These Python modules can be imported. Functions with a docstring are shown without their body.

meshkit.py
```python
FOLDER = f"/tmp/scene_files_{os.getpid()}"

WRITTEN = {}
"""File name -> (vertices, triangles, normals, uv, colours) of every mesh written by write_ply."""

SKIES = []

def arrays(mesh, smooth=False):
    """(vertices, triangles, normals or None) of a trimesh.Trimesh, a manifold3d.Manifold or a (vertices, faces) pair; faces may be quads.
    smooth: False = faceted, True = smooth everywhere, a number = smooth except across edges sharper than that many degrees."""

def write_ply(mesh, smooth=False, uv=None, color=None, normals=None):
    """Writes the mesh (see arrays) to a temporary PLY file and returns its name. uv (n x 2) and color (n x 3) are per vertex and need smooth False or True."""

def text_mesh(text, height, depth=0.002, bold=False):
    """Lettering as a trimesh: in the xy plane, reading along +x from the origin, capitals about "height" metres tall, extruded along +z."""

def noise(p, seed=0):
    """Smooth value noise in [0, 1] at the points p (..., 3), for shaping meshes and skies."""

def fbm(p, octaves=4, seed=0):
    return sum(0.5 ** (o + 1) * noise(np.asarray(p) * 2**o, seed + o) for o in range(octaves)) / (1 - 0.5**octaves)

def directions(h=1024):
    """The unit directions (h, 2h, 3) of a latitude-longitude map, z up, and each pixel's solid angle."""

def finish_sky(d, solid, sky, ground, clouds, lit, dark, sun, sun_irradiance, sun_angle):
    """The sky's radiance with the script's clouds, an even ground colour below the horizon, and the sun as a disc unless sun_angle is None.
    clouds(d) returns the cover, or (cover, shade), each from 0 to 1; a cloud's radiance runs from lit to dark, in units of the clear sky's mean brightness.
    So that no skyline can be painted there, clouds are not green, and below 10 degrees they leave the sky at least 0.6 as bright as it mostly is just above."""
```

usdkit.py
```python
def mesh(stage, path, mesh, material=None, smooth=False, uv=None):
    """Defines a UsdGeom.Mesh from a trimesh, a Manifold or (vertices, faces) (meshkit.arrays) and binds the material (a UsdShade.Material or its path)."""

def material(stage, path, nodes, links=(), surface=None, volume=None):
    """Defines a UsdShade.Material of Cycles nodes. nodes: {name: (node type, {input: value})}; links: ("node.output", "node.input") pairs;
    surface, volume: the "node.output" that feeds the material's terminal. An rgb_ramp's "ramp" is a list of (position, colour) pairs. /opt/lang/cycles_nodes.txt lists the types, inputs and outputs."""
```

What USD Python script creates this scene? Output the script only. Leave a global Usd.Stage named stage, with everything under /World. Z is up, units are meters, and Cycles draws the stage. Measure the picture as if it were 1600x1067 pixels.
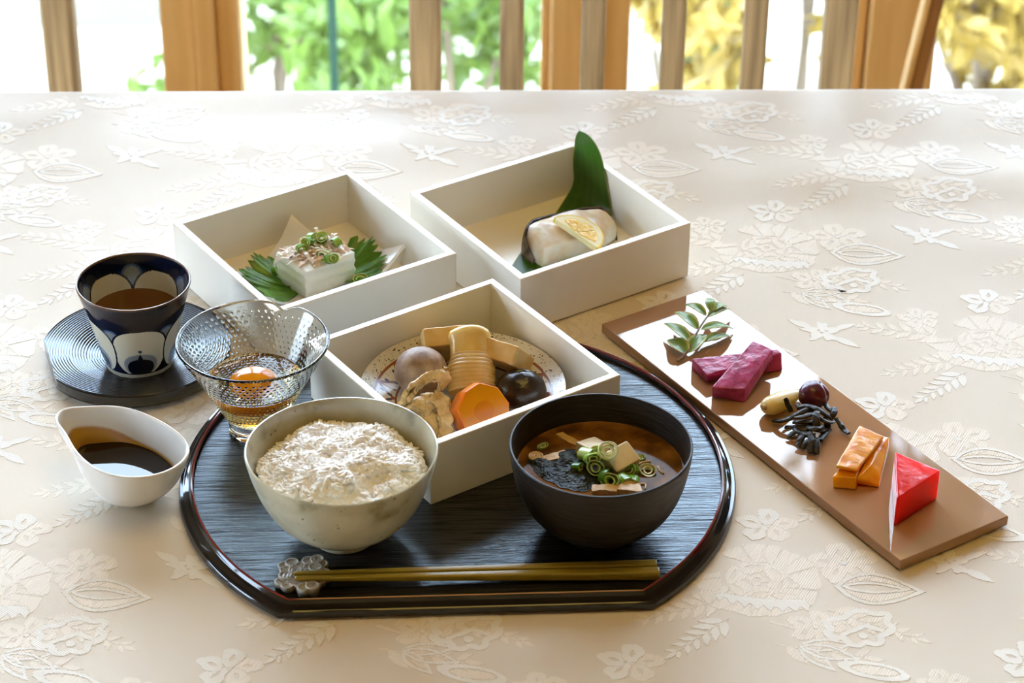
import math
import numpy as np
import trimesh
import manifold3d as m3
import usdkit, meshkit
from pxr import Usd, UsdGeom, UsdLux, UsdShade, Gf, Sdf, Vt
from scipy.interpolate import CubicSpline, PchipInterpolator
from shapely.geometry import Polygon, Point, LineString, box as sbox
from shapely import affinity
from shapely.ops import unary_union

stage = Usd.Stage.CreateInMemory()
UsdGeom.SetStageUpAxis(stage, "Z")
UsdGeom.SetStageMetersPerUnit(stage, 1.0)
UsdGeom.Xform.Define(stage, "/World")
UsdGeom.Scope.Define(stage, "/World/Looks")
PI = math.pi
T = 0.72                      # height of the table top above the floor; "table coordinates" below start there


def lin(r, g, b):
    c = np.array([r, g, b], float) / 255
    return tuple(np.where(c < 0.04045, c / 12.92, ((c + 0.055) / 1.055) ** 2.4))


# ------------------------------------------------------------------ camera
PITCH, ROLL, F_PX = math.radians(32.2866), math.radians(0.6133), 3977.4
EYE = np.array([0.0, -1.45, T + 1.0651])
_fw = np.array([0, math.cos(PITCH), -math.sin(PITCH)])
_up = np.array([0, math.sin(PITCH), math.cos(PITCH)])
_rt = np.array([1.0, 0, 0])
RT = math.cos(ROLL) * _rt + math.sin(ROLL) * _up
UP = -math.sin(ROLL) * _rt + math.cos(ROLL) * _up
cam = UsdGeom.Camera.Define(stage, "/World/camera")
M = Gf.Matrix4d(*RT, 0, *UP, 0, *(-_fw), 0, *EYE, 1)
UsdGeom.Xformable(cam).AddTransformOp().Set(M)
cam.CreateHorizontalApertureAttr(36.0)
cam.CreateVerticalApertureAttr(36.0 * 1067 / 1600)
cam.CreateFocalLengthAttr(F_PX / 1600 * 36.0)
cam.CreateClippingRangeAttr(Gf.Vec2f(0.05, 500))
cam.CreateFStopAttr(11.0)
cam.CreateFocusDistanceAttr(1.87)
cam.CreateExposureAttr(0.92)

# ------------------------------------------------------------------ sky and sun
dome = UsdLux.DomeLight.Define(stage, "/World/sky")
usdkit.material(stage, "/World/Looks/sky_material", {
    "tc": ("texture_coordinate", {}),
    "n": ("noise_texture", {"scale": 3.0, "detail": 4.0}),
    "r": ("rgb_ramp", {"ramp": [(0.35, (0.50, 0.70, 1.0)), (0.65, (0.68, 0.84, 1.0))]}),
    "b": ("background_shader", {"strength": 9.0})},
    [("tc.generated", "n.vector"), ("n.fac", "r.fac"), ("r.color", "b.color")], surface="b.background")
UsdShade.MaterialBindingAPI.Apply(dome.GetPrim()).Bind(UsdShade.Material.Get(stage, "/World/Looks/sky_material"))
dome.CreateIntensityAttr(1.0)
sun = UsdLux.DistantLight.Define(stage, "/World/sun")
sun.CreateIntensityAttr(40.0)
sun.CreateAngleAttr(0.53)
sun.CreateColorAttr(Gf.Vec3f(1.0, 0.9, 0.72))
sun.AddRotateXYZOp().Set(Gf.Vec3f(-30, -12, 0))

# ------------------------------------------------------------------ helpers: prims
used = {}


def numbered(parent, name):
    k = (parent, name)
    used[k] = used.get(k, 0) + 1
    return name if used[k] == 1 else f"{name}_{used[k]-1:03d}"


def tags(prim, **kw):
    for k, v in kw.items():
        if v:
            prim.SetCustomDataByKey(k, v)


def place(xf, loc, yaw):
    xf.AddTranslateOp().Set(Gf.Vec3d(float(loc[0]), float(loc[1]), float(loc[2]) + T))
    if yaw:
        xf.AddRotateZOp().Set(float(yaw))


def thing(name, label, cat, loc=(0, 0, 0), yaw=0, group=None):
    """An Xform at the thing's base (table coordinates); its parts are its children."""
    path = "/World/" + numbered("/World", name)
    x = UsdGeom.Xform.Define(stage, path)
    place(x, loc, yaw)
    tags(x.GetPrim(), label=label, category=cat, group=group)
    return path


def _paint(prim, color):
    if color is not None:
        UsdGeom.PrimvarsAPI(prim).CreatePrimvar("paint", Sdf.ValueTypeNames.Color3fArray, "vertex").Set(Vt.Vec3fArray.FromNumpy(np.asarray(color, np.float32)))


def part(parent, name, mesh, mat, smooth=35, color=None, label=None, kind=None):
    path = parent + "/" + numbered(parent, name)
    p = usdkit.mesh(stage, path, mesh, "/World/Looks/" + mat, smooth=smooth)
    _paint(p, color)
    tags(p.GetPrim(), label=label, kind=kind)
    return path


def solo(name, label, cat, mesh, mat, loc=(0, 0, 0), yaw=0, group=None, smooth=35, color=None, kind=None):
    """A thing that is one mesh."""
    path = "/World/" + numbered("/World", name)
    p = usdkit.mesh(stage, path, mesh, "/World/Looks/" + mat, smooth=smooth)
    place(p, loc, yaw)
    _paint(p, color)
    tags(p.GetPrim(), label=label, category=cat, group=group, kind=kind)
    return path


def copy_of(path, label, loc, yaw, group=None):
    src = stage.GetPrimAtPath(path)
    d = src.GetCustomData()
    new = "/World/" + numbered("/World", path.rsplit("/", 1)[1])
    x = UsdGeom.Xform.Define(stage, new)
    x.GetPrim().GetReferences().AddInternalReference(path)
    x.ClearXformOpOrder()
    x.GetPrim().RemoveProperty("xformOp:translate")
    x.GetPrim().RemoveProperty("xformOp:rotateZ")
    x.AddTranslateOp().Set(Gf.Vec3d(float(loc[0]), float(loc[1]), float(loc[2]) + T))
    x.AddRotateZOp().Set(float(yaw))
    x.GetPrim().SetInstanceable(True)
    tags(x.GetPrim(), label=label, category=d["category"], group=group or d.get("group"))
    return new


def struct(name, mesh, mat, smooth=35, label=None):
    path = "/World/" + name
    p = usdkit.mesh(stage, path, mesh, "/World/Looks/" + mat, smooth=smooth)
    tags(p.GetPrim(), kind="structure", label=label)
    return path


# ------------------------------------------------------------------ helpers: meshes
cat_ = trimesh.util.concatenate


def tm(v, f):
    return trimesh.Trimesh(np.asarray(v, float), np.asarray(f, int), process=False)


def man2tm(m):
    k = m.to_mesh()
    return tm(k.vert_properties[:, :3], k.tri_verts)


def bx(x0, x1, y0, y1, z0, z1):
    b = trimesh.creation.box([x1 - x0, y1 - y0, z1 - z0])
    b.apply_translation([(x0 + x1) / 2, (y0 + y1) / 2, (z0 + z1) / 2])
    return b


def rbox(x0, x1, y0, y1, z0, z1, r=0.001, seg=12):
    s = m3.Manifold.sphere(r, seg)
    pts = [s.translate((x, y, z)) for x in (x0 + r, x1 - r) for y in (y0 + r, y1 - r) for z in (z0 + r, z1 - r)]
    return man2tm(m3.Manifold.batch_hull(pts))


def hull_pts(pts, r, seg=12):
    s = m3.Manifold.sphere(r, seg)
    return man2tm(m3.Manifold.batch_hull([s.translate(tuple(map(float, p))) for p in pts]))


def refine(mesh, edge):
    m = m3.Manifold(m3.Mesh(np.asarray(mesh.vertices, np.float32), np.asarray(mesh.faces, np.uint32)))
    return man2tm(m.refine_to_length(edge))


def rings(R, closed_ends=True):
    """Loft: R (m, n, 3) closed rings."""
    m, n, _ = R.shape
    i, j = np.meshgrid(np.arange(m - 1), np.arange(n), indexing="ij")
    a, b = i * n + j, i * n + (j + 1) % n
    c, d = a + n, b + n
    F = np.concatenate([np.stack([a, b, d], -1).reshape(-1, 3), np.stack([a, d, c], -1).reshape(-1, 3)])
    V = R.reshape(-1, 3)
    if closed_ends:
        V = np.vstack([V, R[0].mean(0), R[-1].mean(0)])
        k = np.arange(n)
        F = np.vstack([F, np.stack([(k + 1) % n, k, np.full(n, m * n)], -1), np.stack([(m - 1) * n + k, (m - 1) * n + (k + 1) % n, np.full(n, m * n + 1)], -1)])
    return tm(V, F)


def lathe(prof, n=96, warp=None):
    """prof: (r, z) from the axis below, outside, to the axis again."""
    p = np.asarray(prof, float)
    t = np.arange(n) * 2 * PI / n
    R = np.stack([p[:, None, 0] * np.cos(t), p[:, None, 0] * np.sin(t), np.broadcast_to(p[:, None, 1], (len(p), n))], -1)
    if warp is not None:
        R = warp(R)
    return rings(R)


def smooth_prof(pts, n=40):
    p = np.asarray(pts, float)
    s = np.concatenate([[0], np.cumsum(np.linalg.norm(np.diff(p, axis=0), axis=1))])
    u = np.linspace(0, s[-1], n)
    return np.stack([PchipInterpolator(s, p[:, 0])(u), PchipInterpolator(s, p[:, 1])(u)], -1)


def curve(pts, n=24):
    p = np.asarray(pts, float)
    s = np.concatenate([[0], np.cumsum(np.linalg.norm(np.diff(p, axis=0), axis=1))])
    u = np.linspace(0, s[-1], n)
    if len(p) == 2:
        return p[0] + (p[1] - p[0]) * (u / s[-1])[:, None]
    return CubicSpline(s, p)(u)


def tube(pts, radii, sides=10, n=None, flat=1.0, up=(0, 0, 1)):
    p = curve(pts, n) if n else np.asarray(pts, float)
    r = np.interp(np.linspace(0, 1, len(p)), np.linspace(0, 1, np.size(radii)), np.atleast_1d(radii))
    t = np.gradient(p, axis=0)
    t /= np.linalg.norm(t, axis=1, keepdims=True) + 1e-12
    u = np.asarray(up, float)
    a = np.cross(t, u)
    bad = np.linalg.norm(a, axis=1) < 1e-3
    a[bad] = np.cross(t[bad], [1, 0.2, 0])
    a /= np.linalg.norm(a, axis=1, keepdims=True)
    b = np.cross(a, t)
    g = np.arange(sides) * 2 * PI / sides
    R = p[:, None] + r[:, None, None] * (np.cos(g)[None, :, None] * a[:, None] + flat * np.sin(g)[None, :, None] * b[:, None])
    return rings(R)


def sheet(G, th):
    """A closed thin sheet from a grid of points G (m, n, 3), thickness th."""
    m, n, _ = G.shape
    N = np.cross(np.gradient(G, axis=0), np.gradient(G, axis=1))
    N /= np.linalg.norm(N, axis=-1, keepdims=True) + 1e-12
    A, B = (G + N * th / 2).reshape(-1, 3), (G - N * th / 2).reshape(-1, 3)
    i, j = np.meshgrid(np.arange(m - 1), np.arange(n - 1), indexing="ij")
    a = (i * n + j).ravel()
    q = np.stack([a, a + n, a + n + 1, a + 1], -1)
    F = np.vstack([q[:, [0, 1, 2]], q[:, [0, 2, 3]]])
    k = m * n
    F = np.vstack([F, F[:, ::-1] + k])
    edge = np.concatenate([np.arange(n), n - 1 + n * np.arange(1, m), (m - 1) * n + np.arange(n - 2, -1, -1), n * np.arange(m - 2, 0, -1)])
    e2 = np.roll(edge, -1)
    F = np.vstack([F, np.stack([edge, edge + k, e2 + k], -1), np.stack([edge, e2 + k, e2], -1)])
    return tm(np.vstack([A, B]), F)


def blob(rx, ry, rz, amp=0.0, freq=60.0, seed=0, sub=4, squash=None):
    s = trimesh.creation.icosphere(sub)
    v = np.array(s.vertices)
    if squash:
        v = squash(v)
    P = v * [rx, ry, rz]
    if amp:
        d = meshkit.fbm(P * freq + 50, 3, seed) - 0.5
        P = P + v * (amp * 2 * d)[:, None]
    return tm(P, s.faces)


def rot(mesh, deg, axis, point=(0, 0, 0)):
    mesh.apply_transform(trimesh.transformations.rotation_matrix(math.radians(deg), axis, point))
    return mesh


def move(mesh, d):
    mesh.apply_translation(d)
    return mesh


def subd(mesh, edge):
    v, f = trimesh.remesh.subdivide_to_size(mesh.vertices, mesh.faces, edge)
    m = trimesh.Trimesh(v, f)
    m.merge_vertices()
    return m


def prism(poly, z0, z1):
    m = trimesh.creation.extrude_polygon(poly, z1 - z0, engine="earcut")
    return move(m, [0, 0, z0])


def jitter(mesh, amp, freq, seed=0, octaves=3):
    v = np.array(mesh.vertices)
    m = tm(v, mesh.faces)
    d = np.stack([meshkit.fbm(v * freq + 31 * k + 7, octaves, seed + k) - 0.5 for k in range(3)], -1)
    m.vertices = v + 2 * amp * d
    return m


# ------------------------------------------------------------------ materials
def mat(name, nodes, links, surface="p.BSDF", volume=None):
    usdkit.material(stage, "/World/Looks/" + name, nodes, links, surface=surface, volume=volume)


def plain(name, color, rough=0.5, **kw):
    mat(name, {"p": ("principled_bsdf", {"base_color": color, "roughness": rough, **kw})}, [])


def mottled(name, c1, c2, scale=60, rough=0.5, bump=0.0, bscale=None, lo=0.35, hi=0.65, vec_scale=(1, 1, 1), detail=4.0, **kw):
    n = {"tc": ("texture_coordinate", {}), "m": ("mapping", {"scale": vec_scale}),
         "n": ("noise_texture", {"scale": scale, "detail": detail}),
         "r": ("rgb_ramp", {"ramp": [(lo, c1), (hi, c2)]}),
         "p": ("principled_bsdf", {"roughness": rough, **kw})}
    l = [("tc.object", "m.vector"), ("m.vector", "n.vector"), ("n.fac", "r.fac"), ("r.color", "p.base_color")]
    if bump:
        n["n2"] = ("noise_texture", {"scale": bscale or scale, "detail": 4.0})
        n["b"] = ("bump", {"strength": 1.0, "distance": bump})
        l += [("m.vector", "n2.vector"), ("n2.fac", "b.height"), ("b.normal", "p.normal")]
    mat(name, n, l)


def painted(name, rough=0.1, **kw):
    mat(name, {"a": ("attribute", {"attribute": "paint"}), "p": ("principled_bsdf", {"roughness": rough, **kw})}, [("a.color", "p.base_color")])


def wood(name, c1, c2, scale=40, stretch=(6, 6, 0.5), rough=0.45, bump=0.0004):
    mottled(name, c1, c2, scale=scale, rough=rough, vec_scale=stretch, lo=0.3, hi=0.7, bump=bump, detail=6.0)


wood("floor_wood", (0.36, 0.20, 0.075), (0.44, 0.26, 0.10), 6, (0.6, 8, 8), 0.3)
wood("wall_wood", (0.34, 0.19, 0.07), (0.42, 0.24, 0.09), 6, (3, 3, 0.4), 0.6)
plain("plaster", (0.64, 0.45, 0.20), 0.9)
wood("ceiling_wood", (0.26, 0.15, 0.06), (0.32, 0.19, 0.075), 6, (0.5, 6, 6), 0.6)
wood("post_wood", lin(222, 172, 100), lin(238, 196, 128), 10, (6, 6, 0.35), 0.5)
wood("chair_wood", lin(134, 108, 74), lin(190, 160, 116), 14, (9, 9, 0.4), 0.55, 0.0012)
wood("reed_wood", lin(150, 100, 50), lin(176, 122, 64), 10, (6, 6, 0.35), 0.5)
mat("window_glass", {"f": ("fresnel", {"IOR": 1.45}), "t": ("transparent_bsdf", {}), "g": ("glossy_bsdf", {"roughness": 0.0, "color": (1, 1, 1)}),
                     "x": ("mix_closure", {})}, [("f.fac", "x.fac"), ("t.BSDF", "x.closure1"), ("g.BSDF", "x.closure2")], surface="x.closure")


def leafy(name, c, tr=0.35):
    mat(name, {"i": ("geometry", {}), "r": ("rgb_ramp", {"ramp": [(0.0, tuple(0.6 * x for x in c)), (1.0, tuple(min(1, 1.35 * x) for x in c))]}),
               "d": ("principled_bsdf", {"roughness": 0.35}), "t": ("translucent_bsdf", {}), "x": ("mix_closure", {"fac": tr})},
        [("i.random_per_island", "r.fac"), ("r.color", "d.base_color"), ("r.color", "t.color"), ("d.BSDF", "x.closure1"), ("t.BSDF", "x.closure2")], surface="x.closure")


leafy("green_foliage", (0.21, 0.33, 0.06))
leafy("dark_foliage", (0.07, 0.16, 0.04))
leafy("gold_foliage", (0.50, 0.34, 0.07))
wood("bark", (0.12, 0.09, 0.06), (0.2, 0.15, 0.1), 12, (4, 4, 0.6), 0.9, 0.004)
mottled("gravel", (0.46, 0.42, 0.32), (0.64, 0.58, 0.46), 30, 0.9)
plain("shed_wall", (0.235, 0.215, 0.165), 0.8)
plain("shed_band", (0.16, 0.15, 0.11), 0.8)
plain("garden_pole", (0.012, 0.03, 0.02), 1.0, specular_ior_level=0.0)

# tablecloth: ivory satin with a fine diagonal weave
CLOTH = (0.76, 0.65, 0.50)


def cloth(name, base, rough, sheen, weave, dist, ang, lo):
    mat(name, {"tc": ("texture_coordinate", {}), "m": ("mapping", {"rotation": (0, 0, ang)}),
               "w": ("wave_texture", {"scale": weave, "distortion": 0.6, "detail": 1.0, "detail_scale": 2.0}),
               "n": ("noise_texture", {"scale": 900.0, "detail": 2.0}),
               "h": ("math", {"math_type": "multiply_add", "value2": 0.3}),
               "r": ("rgb_ramp", {"ramp": [(0.0, tuple(lo * x for x in base)), (1.0, base)]}),
               "b": ("bump", {"strength": 1.0, "distance": dist}),
               "p": ("principled_bsdf", {"roughness": rough, "sheen_weight": sheen, "sheen_roughness": 0.4, "specular_ior_level": 0.3})},
        [("tc.object", "m.vector"), ("m.vector", "w.vector"), ("m.vector", "n.vector"), ("n.fac", "h.value1"), ("w.fac", "h.value3"), ("w.fac", "r.fac"),
         ("r.color", "p.base_color"), ("h.value", "b.height"), ("b.normal", "p.normal")])


cloth("cloth_satin", CLOTH, 0.5, 0.1, 500.0, 0.00006, 0.9, 0.97)
cloth("cloth_thread", (0.93, 0.855, 0.73), 0.42, 0.3, 230.0, 0.00016, -0.85, 0.84)
cloth("cloth_soft_thread", (0.87, 0.76, 0.60), 0.45, 0.2, 190.0, 0.00014, 0.5, 0.93)

plain("white_lacquer", (0.92, 0.875, 0.78), 0.2, specular_ior_level=0.5)
mottled("board_glaze", lin(172, 132, 100), lin(166, 126, 94), 8, 0.035, specular_ior_level=0.48)
# tray: brushed black lacquer over wood grain
mat("tray_grain", {"tc": ("texture_coordinate", {}), "m": ("mapping", {"scale": (0.055, 1, 1)}),
                   "n": ("noise_texture", {"scale": 480.0, "detail": 4.0, "roughness": 0.65}), "m2": ("mapping", {"scale": (0.05, 1, 1)}),
                   "n2": ("noise_texture", {"scale": 110.0, "detail": 2.0}),
                   "s": ("math", {"math_type": "add"}), "b": ("bump", {"strength": 1.0, "distance": 0.00036}), "sp": ("rgb_ramp", {"ramp": [(0.40, (0.20, 0.20, 0.20)), (0.54, (0.72, 0.72, 0.72))]}),
                   "r": ("rgb_ramp", {"ramp": [(0.4, (0.012, 0.010, 0.009)), (0.7, (0.028, 0.022, 0.017))]}),
                   "p": ("principled_bsdf", {"roughness": 0.18, "specular_tint": (0.62, 0.84, 1.0)})},
    [("tc.object", "m.vector"), ("tc.object", "m2.vector"), ("m.vector", "n.vector"), ("m2.vector", "n2.vector"), ("n.fac", "s.value1"), ("n2.fac", "s.value2"), ("n.fac", "sp.fac"), ("sp.color", "p.specular_ior_level"),
     ("n.fac", "r.fac"), ("r.color", "p.base_color"), ("s.value", "b.height"), ("b.normal", "p.normal")])
plain("black_lacquer", (0.008, 0.007, 0.007), 0.08, specular_ior_level=0.6)
plain("red_lacquer", (0.16, 0.022, 0.014), 0.12)
plain("saucer_lacquer", (0.010, 0.009, 0.010), 0.16, specular_ior_level=1.0, specular_tint=(0.80, 0.92, 1.0))
# soup bowl: dark wood, turned rings
mat("bowl_wood", {"tc": ("texture_coordinate", {}), "m": ("mapping", {"scale": (0.12, 0.12, 1)}), "n": ("noise_texture", {"scale": 420.0, "detail": 2.0}),
                  "b": ("bump", {"strength": 0.8, "distance": 0.0005}), "r": ("rgb_ramp", {"ramp": [(0.3, (0.010, 0.008, 0.007)), (0.7, (0.026, 0.019, 0.015))]}),
                  "p": ("principled_bsdf", {"roughness": 0.42, "specular_ior_level": 0.3})},
    [("tc.object", "m.vector"), ("m.vector", "n.vector"), ("n.fac", "b.height"), ("n.fac", "r.fac"), ("r.color", "p.base_color"), ("b.normal", "p.normal")])
painted("porcelain_paint", 0.08, specular_ior_level=0.4)
painted("plate_paint", 0.2)
plain("white_porcelain", (0.80, 0.775, 0.73), 0.12)
painted("dish_paint", 0.1)
# rice bowl: grey-green celadon with specks
mat("celadon", {"tc": ("texture_coordinate", {}), "v": ("voronoi_texture", {"scale": 170.0, "randomness": 1.0}), "n": ("noise_texture", {"scale": 30.0, "detail": 5.0}),
                "n3": ("noise_texture", {"scale": 90.0, "detail": 1.0}),
                "r": ("rgb_ramp", {"ramp": [(0.3, lin(138, 130, 104)), (0.42, lin(180, 174, 148)), (0.68, lin(206, 201, 178))]}),
                "k": ("rgb_ramp", {"ramp": [(0.0, (1, 1, 1)), (0.14, (1, 1, 1)), (0.20, (0, 0, 0))]}),
                "k3": ("rgb_ramp", {"ramp": [(0.52, (0, 0, 0)), (0.60, (0.8, 0.8, 0.8))]}),
                "mm": ("mix", {"mix_type": "multiply", "fac": 1.0}), "sp": ("mix", {"color2": (0.10, 0.085, 0.06)}),
                "p": ("principled_bsdf", {"roughness": 0.16, "coat_weight": 0.3})},
    [("tc.object", "v.vector"), ("tc.object", "n.vector"), ("tc.object", "n3.vector"), ("n.fac", "r.fac"), ("v.distance", "k.fac"), ("n3.fac", "k3.fac"), ("k.color", "mm.color1"), ("k3.color", "mm.color2"),
     ("mm.color", "sp.fac"), ("r.color", "sp.color1"), ("sp.color", "p.base_color")])
plain("rice_grain", (0.99, 0.98, 0.955), 0.4)
plain("clear_glass", (0.985, 0.99, 0.95), 0.0, transmission_weight=1.0, ior=1.48)
plain("egg_white", (0.985, 0.84, 0.46), 0.0, transmission_weight=1.0, ior=1.36)
plain("egg_yolk", (0.92, 0.33, 0.008), 0.10, subsurface_weight=0.3, subsurface_radius=(1, 0.4, 0.1), subsurface_scale=0.004)
plain("tea", (0.13, 0.055, 0.016), 0.02)
plain("soy_sauce", (0.009, 0.004, 0.003), 0.01, specular_ior_level=0.5)
mottled("miso_soup", (0.085, 0.036, 0.008), (0.25, 0.105, 0.020), 38, 0.09, lo=0.38, hi=0.62, vec_scale=(1, 1, 1), specular_ior_level=0.05)
mottled("seaweed", (0.006, 0.008, 0.005), (0.020, 0.023, 0.012), 120, 0.22, bump=0.0020, bscale=420, specular_ior_level=0.22)
mottled("tofu", (0.80, 0.77, 0.63), (0.84, 0.81, 0.68), 40, 0.35, bump=0.0002, bscale=300, subsurface_weight=0.4, subsurface_radius=(1, 0.9, 0.6), subsurface_scale=0.004)
mottled("soup_tofu", (0.66, 0.50, 0.27), (0.74, 0.60, 0.36), 60, 0.3, bump=0.0002, bscale=300)
mottled("fried_tofu", (0.60, 0.36, 0.10), (0.74, 0.52, 0.22), 200, 0.4, bump=0.0006, bscale=300)
plain("enoki", (0.62, 0.42, 0.18), 0.2)
painted("scallion_paint", 0.22, subsurface_weight=0.1, subsurface_scale=0.002)
plain("bonito", (0.80, 0.56, 0.40), 0.45, subsurface_weight=0.2, subsurface_scale=0.002)
plain("pale_bonito", (0.84, 0.74, 0.62), 0.4, subsurface_weight=0.2, subsurface_scale=0.002)
# shiso leaf, bamboo leaf and sprig
mat("shiso_leaf", {"tc": ("texture_coordinate", {}), "n": ("noise_texture", {"scale": 90.0, "detail": 3.0}), "r": ("rgb_ramp", {"ramp": [(0.3, (0.055, 0.16, 0.018)), (0.7, (0.17, 0.36, 0.042))]}),
                   "b": ("bump", {"strength": 1.0, "distance": 0.0012}), "p": ("principled_bsdf", {"roughness": 0.3}), "t": ("translucent_bsdf", {"color": (0.2, 0.4, 0.04)}), "x": ("mix_closure", {"fac": 0.22})},
    [("tc.object", "n.vector"), ("n.fac", "r.fac"), ("r.color", "p.base_color"), ("n.fac", "b.height"), ("b.normal", "p.normal"), ("p.BSDF", "x.closure1"), ("t.BSDF", "x.closure2")], surface="x.closure")
mat("bamboo_leaf", {"a": ("attribute", {"attribute": "paint"}), "p": ("principled_bsdf", {"roughness": 0.32}), "t": ("translucent_bsdf", {"color": (0.16, 0.40, 0.015)}), "x": ("mix_closure", {"fac": 0.36})},
    [("a.color", "p.base_color"), ("p.BSDF", "x.closure1"), ("t.BSDF", "x.closure2")], surface="x.closure")
mat("sprig_leaf", {"a": ("attribute", {"attribute": "paint"}), "p": ("principled_bsdf", {"roughness": 0.3}), "t": ("translucent_bsdf", {"color": (0.35, 0.45, 0.10)}), "x": ("mix_closure", {"fac": 0.2})},
    [("a.color", "p.base_color"), ("p.BSDF", "x.closure1"), ("t.BSDF", "x.closure2")], surface="x.closure")
plain("sprig_stem", lin(140, 112, 78), 0.5)
mottled("fish_flesh", (0.74, 0.56, 0.34), (0.86, 0.82, 0.76), 60, 0.25, bump=0.0006, bscale=160, subsurface_weight=0.2, subsurface_scale=0.003)
mottled("browned_fish", (0.62, 0.38, 0.13), (0.74, 0.55, 0.28), 90, 0.3)
mottled("fish_skin", (0.03, 0.022, 0.016), (0.16, 0.11, 0.075), 160, 0.25, bump=0.0007, bscale=300)
plain("lemon_rind", (0.85, 0.60, 0.03), 0.35)
plain("lemon_pith", (0.90, 0.80, 0.44), 0.45)
mottled("lemon_pulp", (0.86, 0.52, 0.03), (0.90, 0.62, 0.08), 250, 0.1, bump=0.0005, bscale=350)
mottled("taro", lin(146, 120, 104), lin(200, 178, 158), 70, 0.5, bump=0.0008, bscale=140)
mottled("bamboo_shoot", lin(226, 186, 92), lin(238, 206, 136), 60, 0.22)
mottled("bamboo_shoot_body", lin(214, 176, 104), lin(242, 214, 156), 40, 0.25)
mottled("freeze_dried_tofu", lin(222, 184, 116), lin(232, 198, 134), 120, 0.5, bump=0.0003, bscale=500)
mottled("bean_curd_skin", lin(196, 162, 104), lin(236, 208, 150), 110, 0.35, bump=0.0015, bscale=160)
mottled("shiitake_cap", (0.012, 0.008, 0.007), (0.042, 0.026, 0.018), 90, 0.24, bump=0.0012, bscale=130)
plain("shiitake_flesh", (0.12, 0.07, 0.035), 0.4)
plain("carrot_face", lin(250, 146, 4), 0.22, subsurface_weight=0.3, subsurface_radius=(1, 0.4, 0.1), subsurface_scale=0.004)
plain("carrot_core", lin(238, 130, 2), 0.22, subsurface_weight=0.3, subsurface_radius=(1, 0.4, 0.1), subsurface_scale=0.004)
mottled("carrot_side", lin(240, 112, 20), lin(246, 140, 54), 100, 0.25, bump=0.0005, bscale=120)
mottled("beet_pickle", lin(150, 30, 84), lin(196, 70, 124), 90, 0.3, bump=0.0009, bscale=170)
plain("garlic", lin(222, 190, 128), 0.22, subsurface_weight=0.3, subsurface_radius=(1, 0.8, 0.5), subsurface_scale=0.004)
plain("garlic_root", lin(176, 134, 78), 0.4)
mottled("pickled_plum", lin(72, 20, 34), lin(98, 34, 50), 60, 0.28, bump=0.0009, bscale=70)
mottled("kelp", (0.010, 0.007, 0.005), (0.040, 0.027, 0.018), 160, 0.36, bump=0.0010, bscale=200, specular_ior_level=0.2)
mottled("orange_pickle", lin(216, 124, 0), lin(236, 156, 14), 80, 0.2, bump=0.0005, bscale=140, subsurface_weight=0.3, subsurface_radius=(1, 0.4, 0.1), subsurface_scale=0.004)
mat("red_jelly", {"tc": ("texture_coordinate", {}), "n": ("noise_texture", {"scale": 260.0, "detail": 2.0}), "b": ("bump", {"strength": 0.6, "distance": 0.00012}),
                  "p": ("principled_bsdf", {"base_color": lin(204, 16, 20), "roughness": 0.1, "subsurface_weight": 0.6, "subsurface_radius": (1.0, 0.15, 0.12), "subsurface_scale": 0.006, "specular_ior_level": 0.3})},
    [("tc.object", "n.vector"), ("n.fac", "b.height"), ("b.normal", "p.normal")])
plain("chopstick_lacquer", lin(148, 122, 28), 0.3)
painted("rest_glaze", 0.22, coat_weight=0.3)

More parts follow.
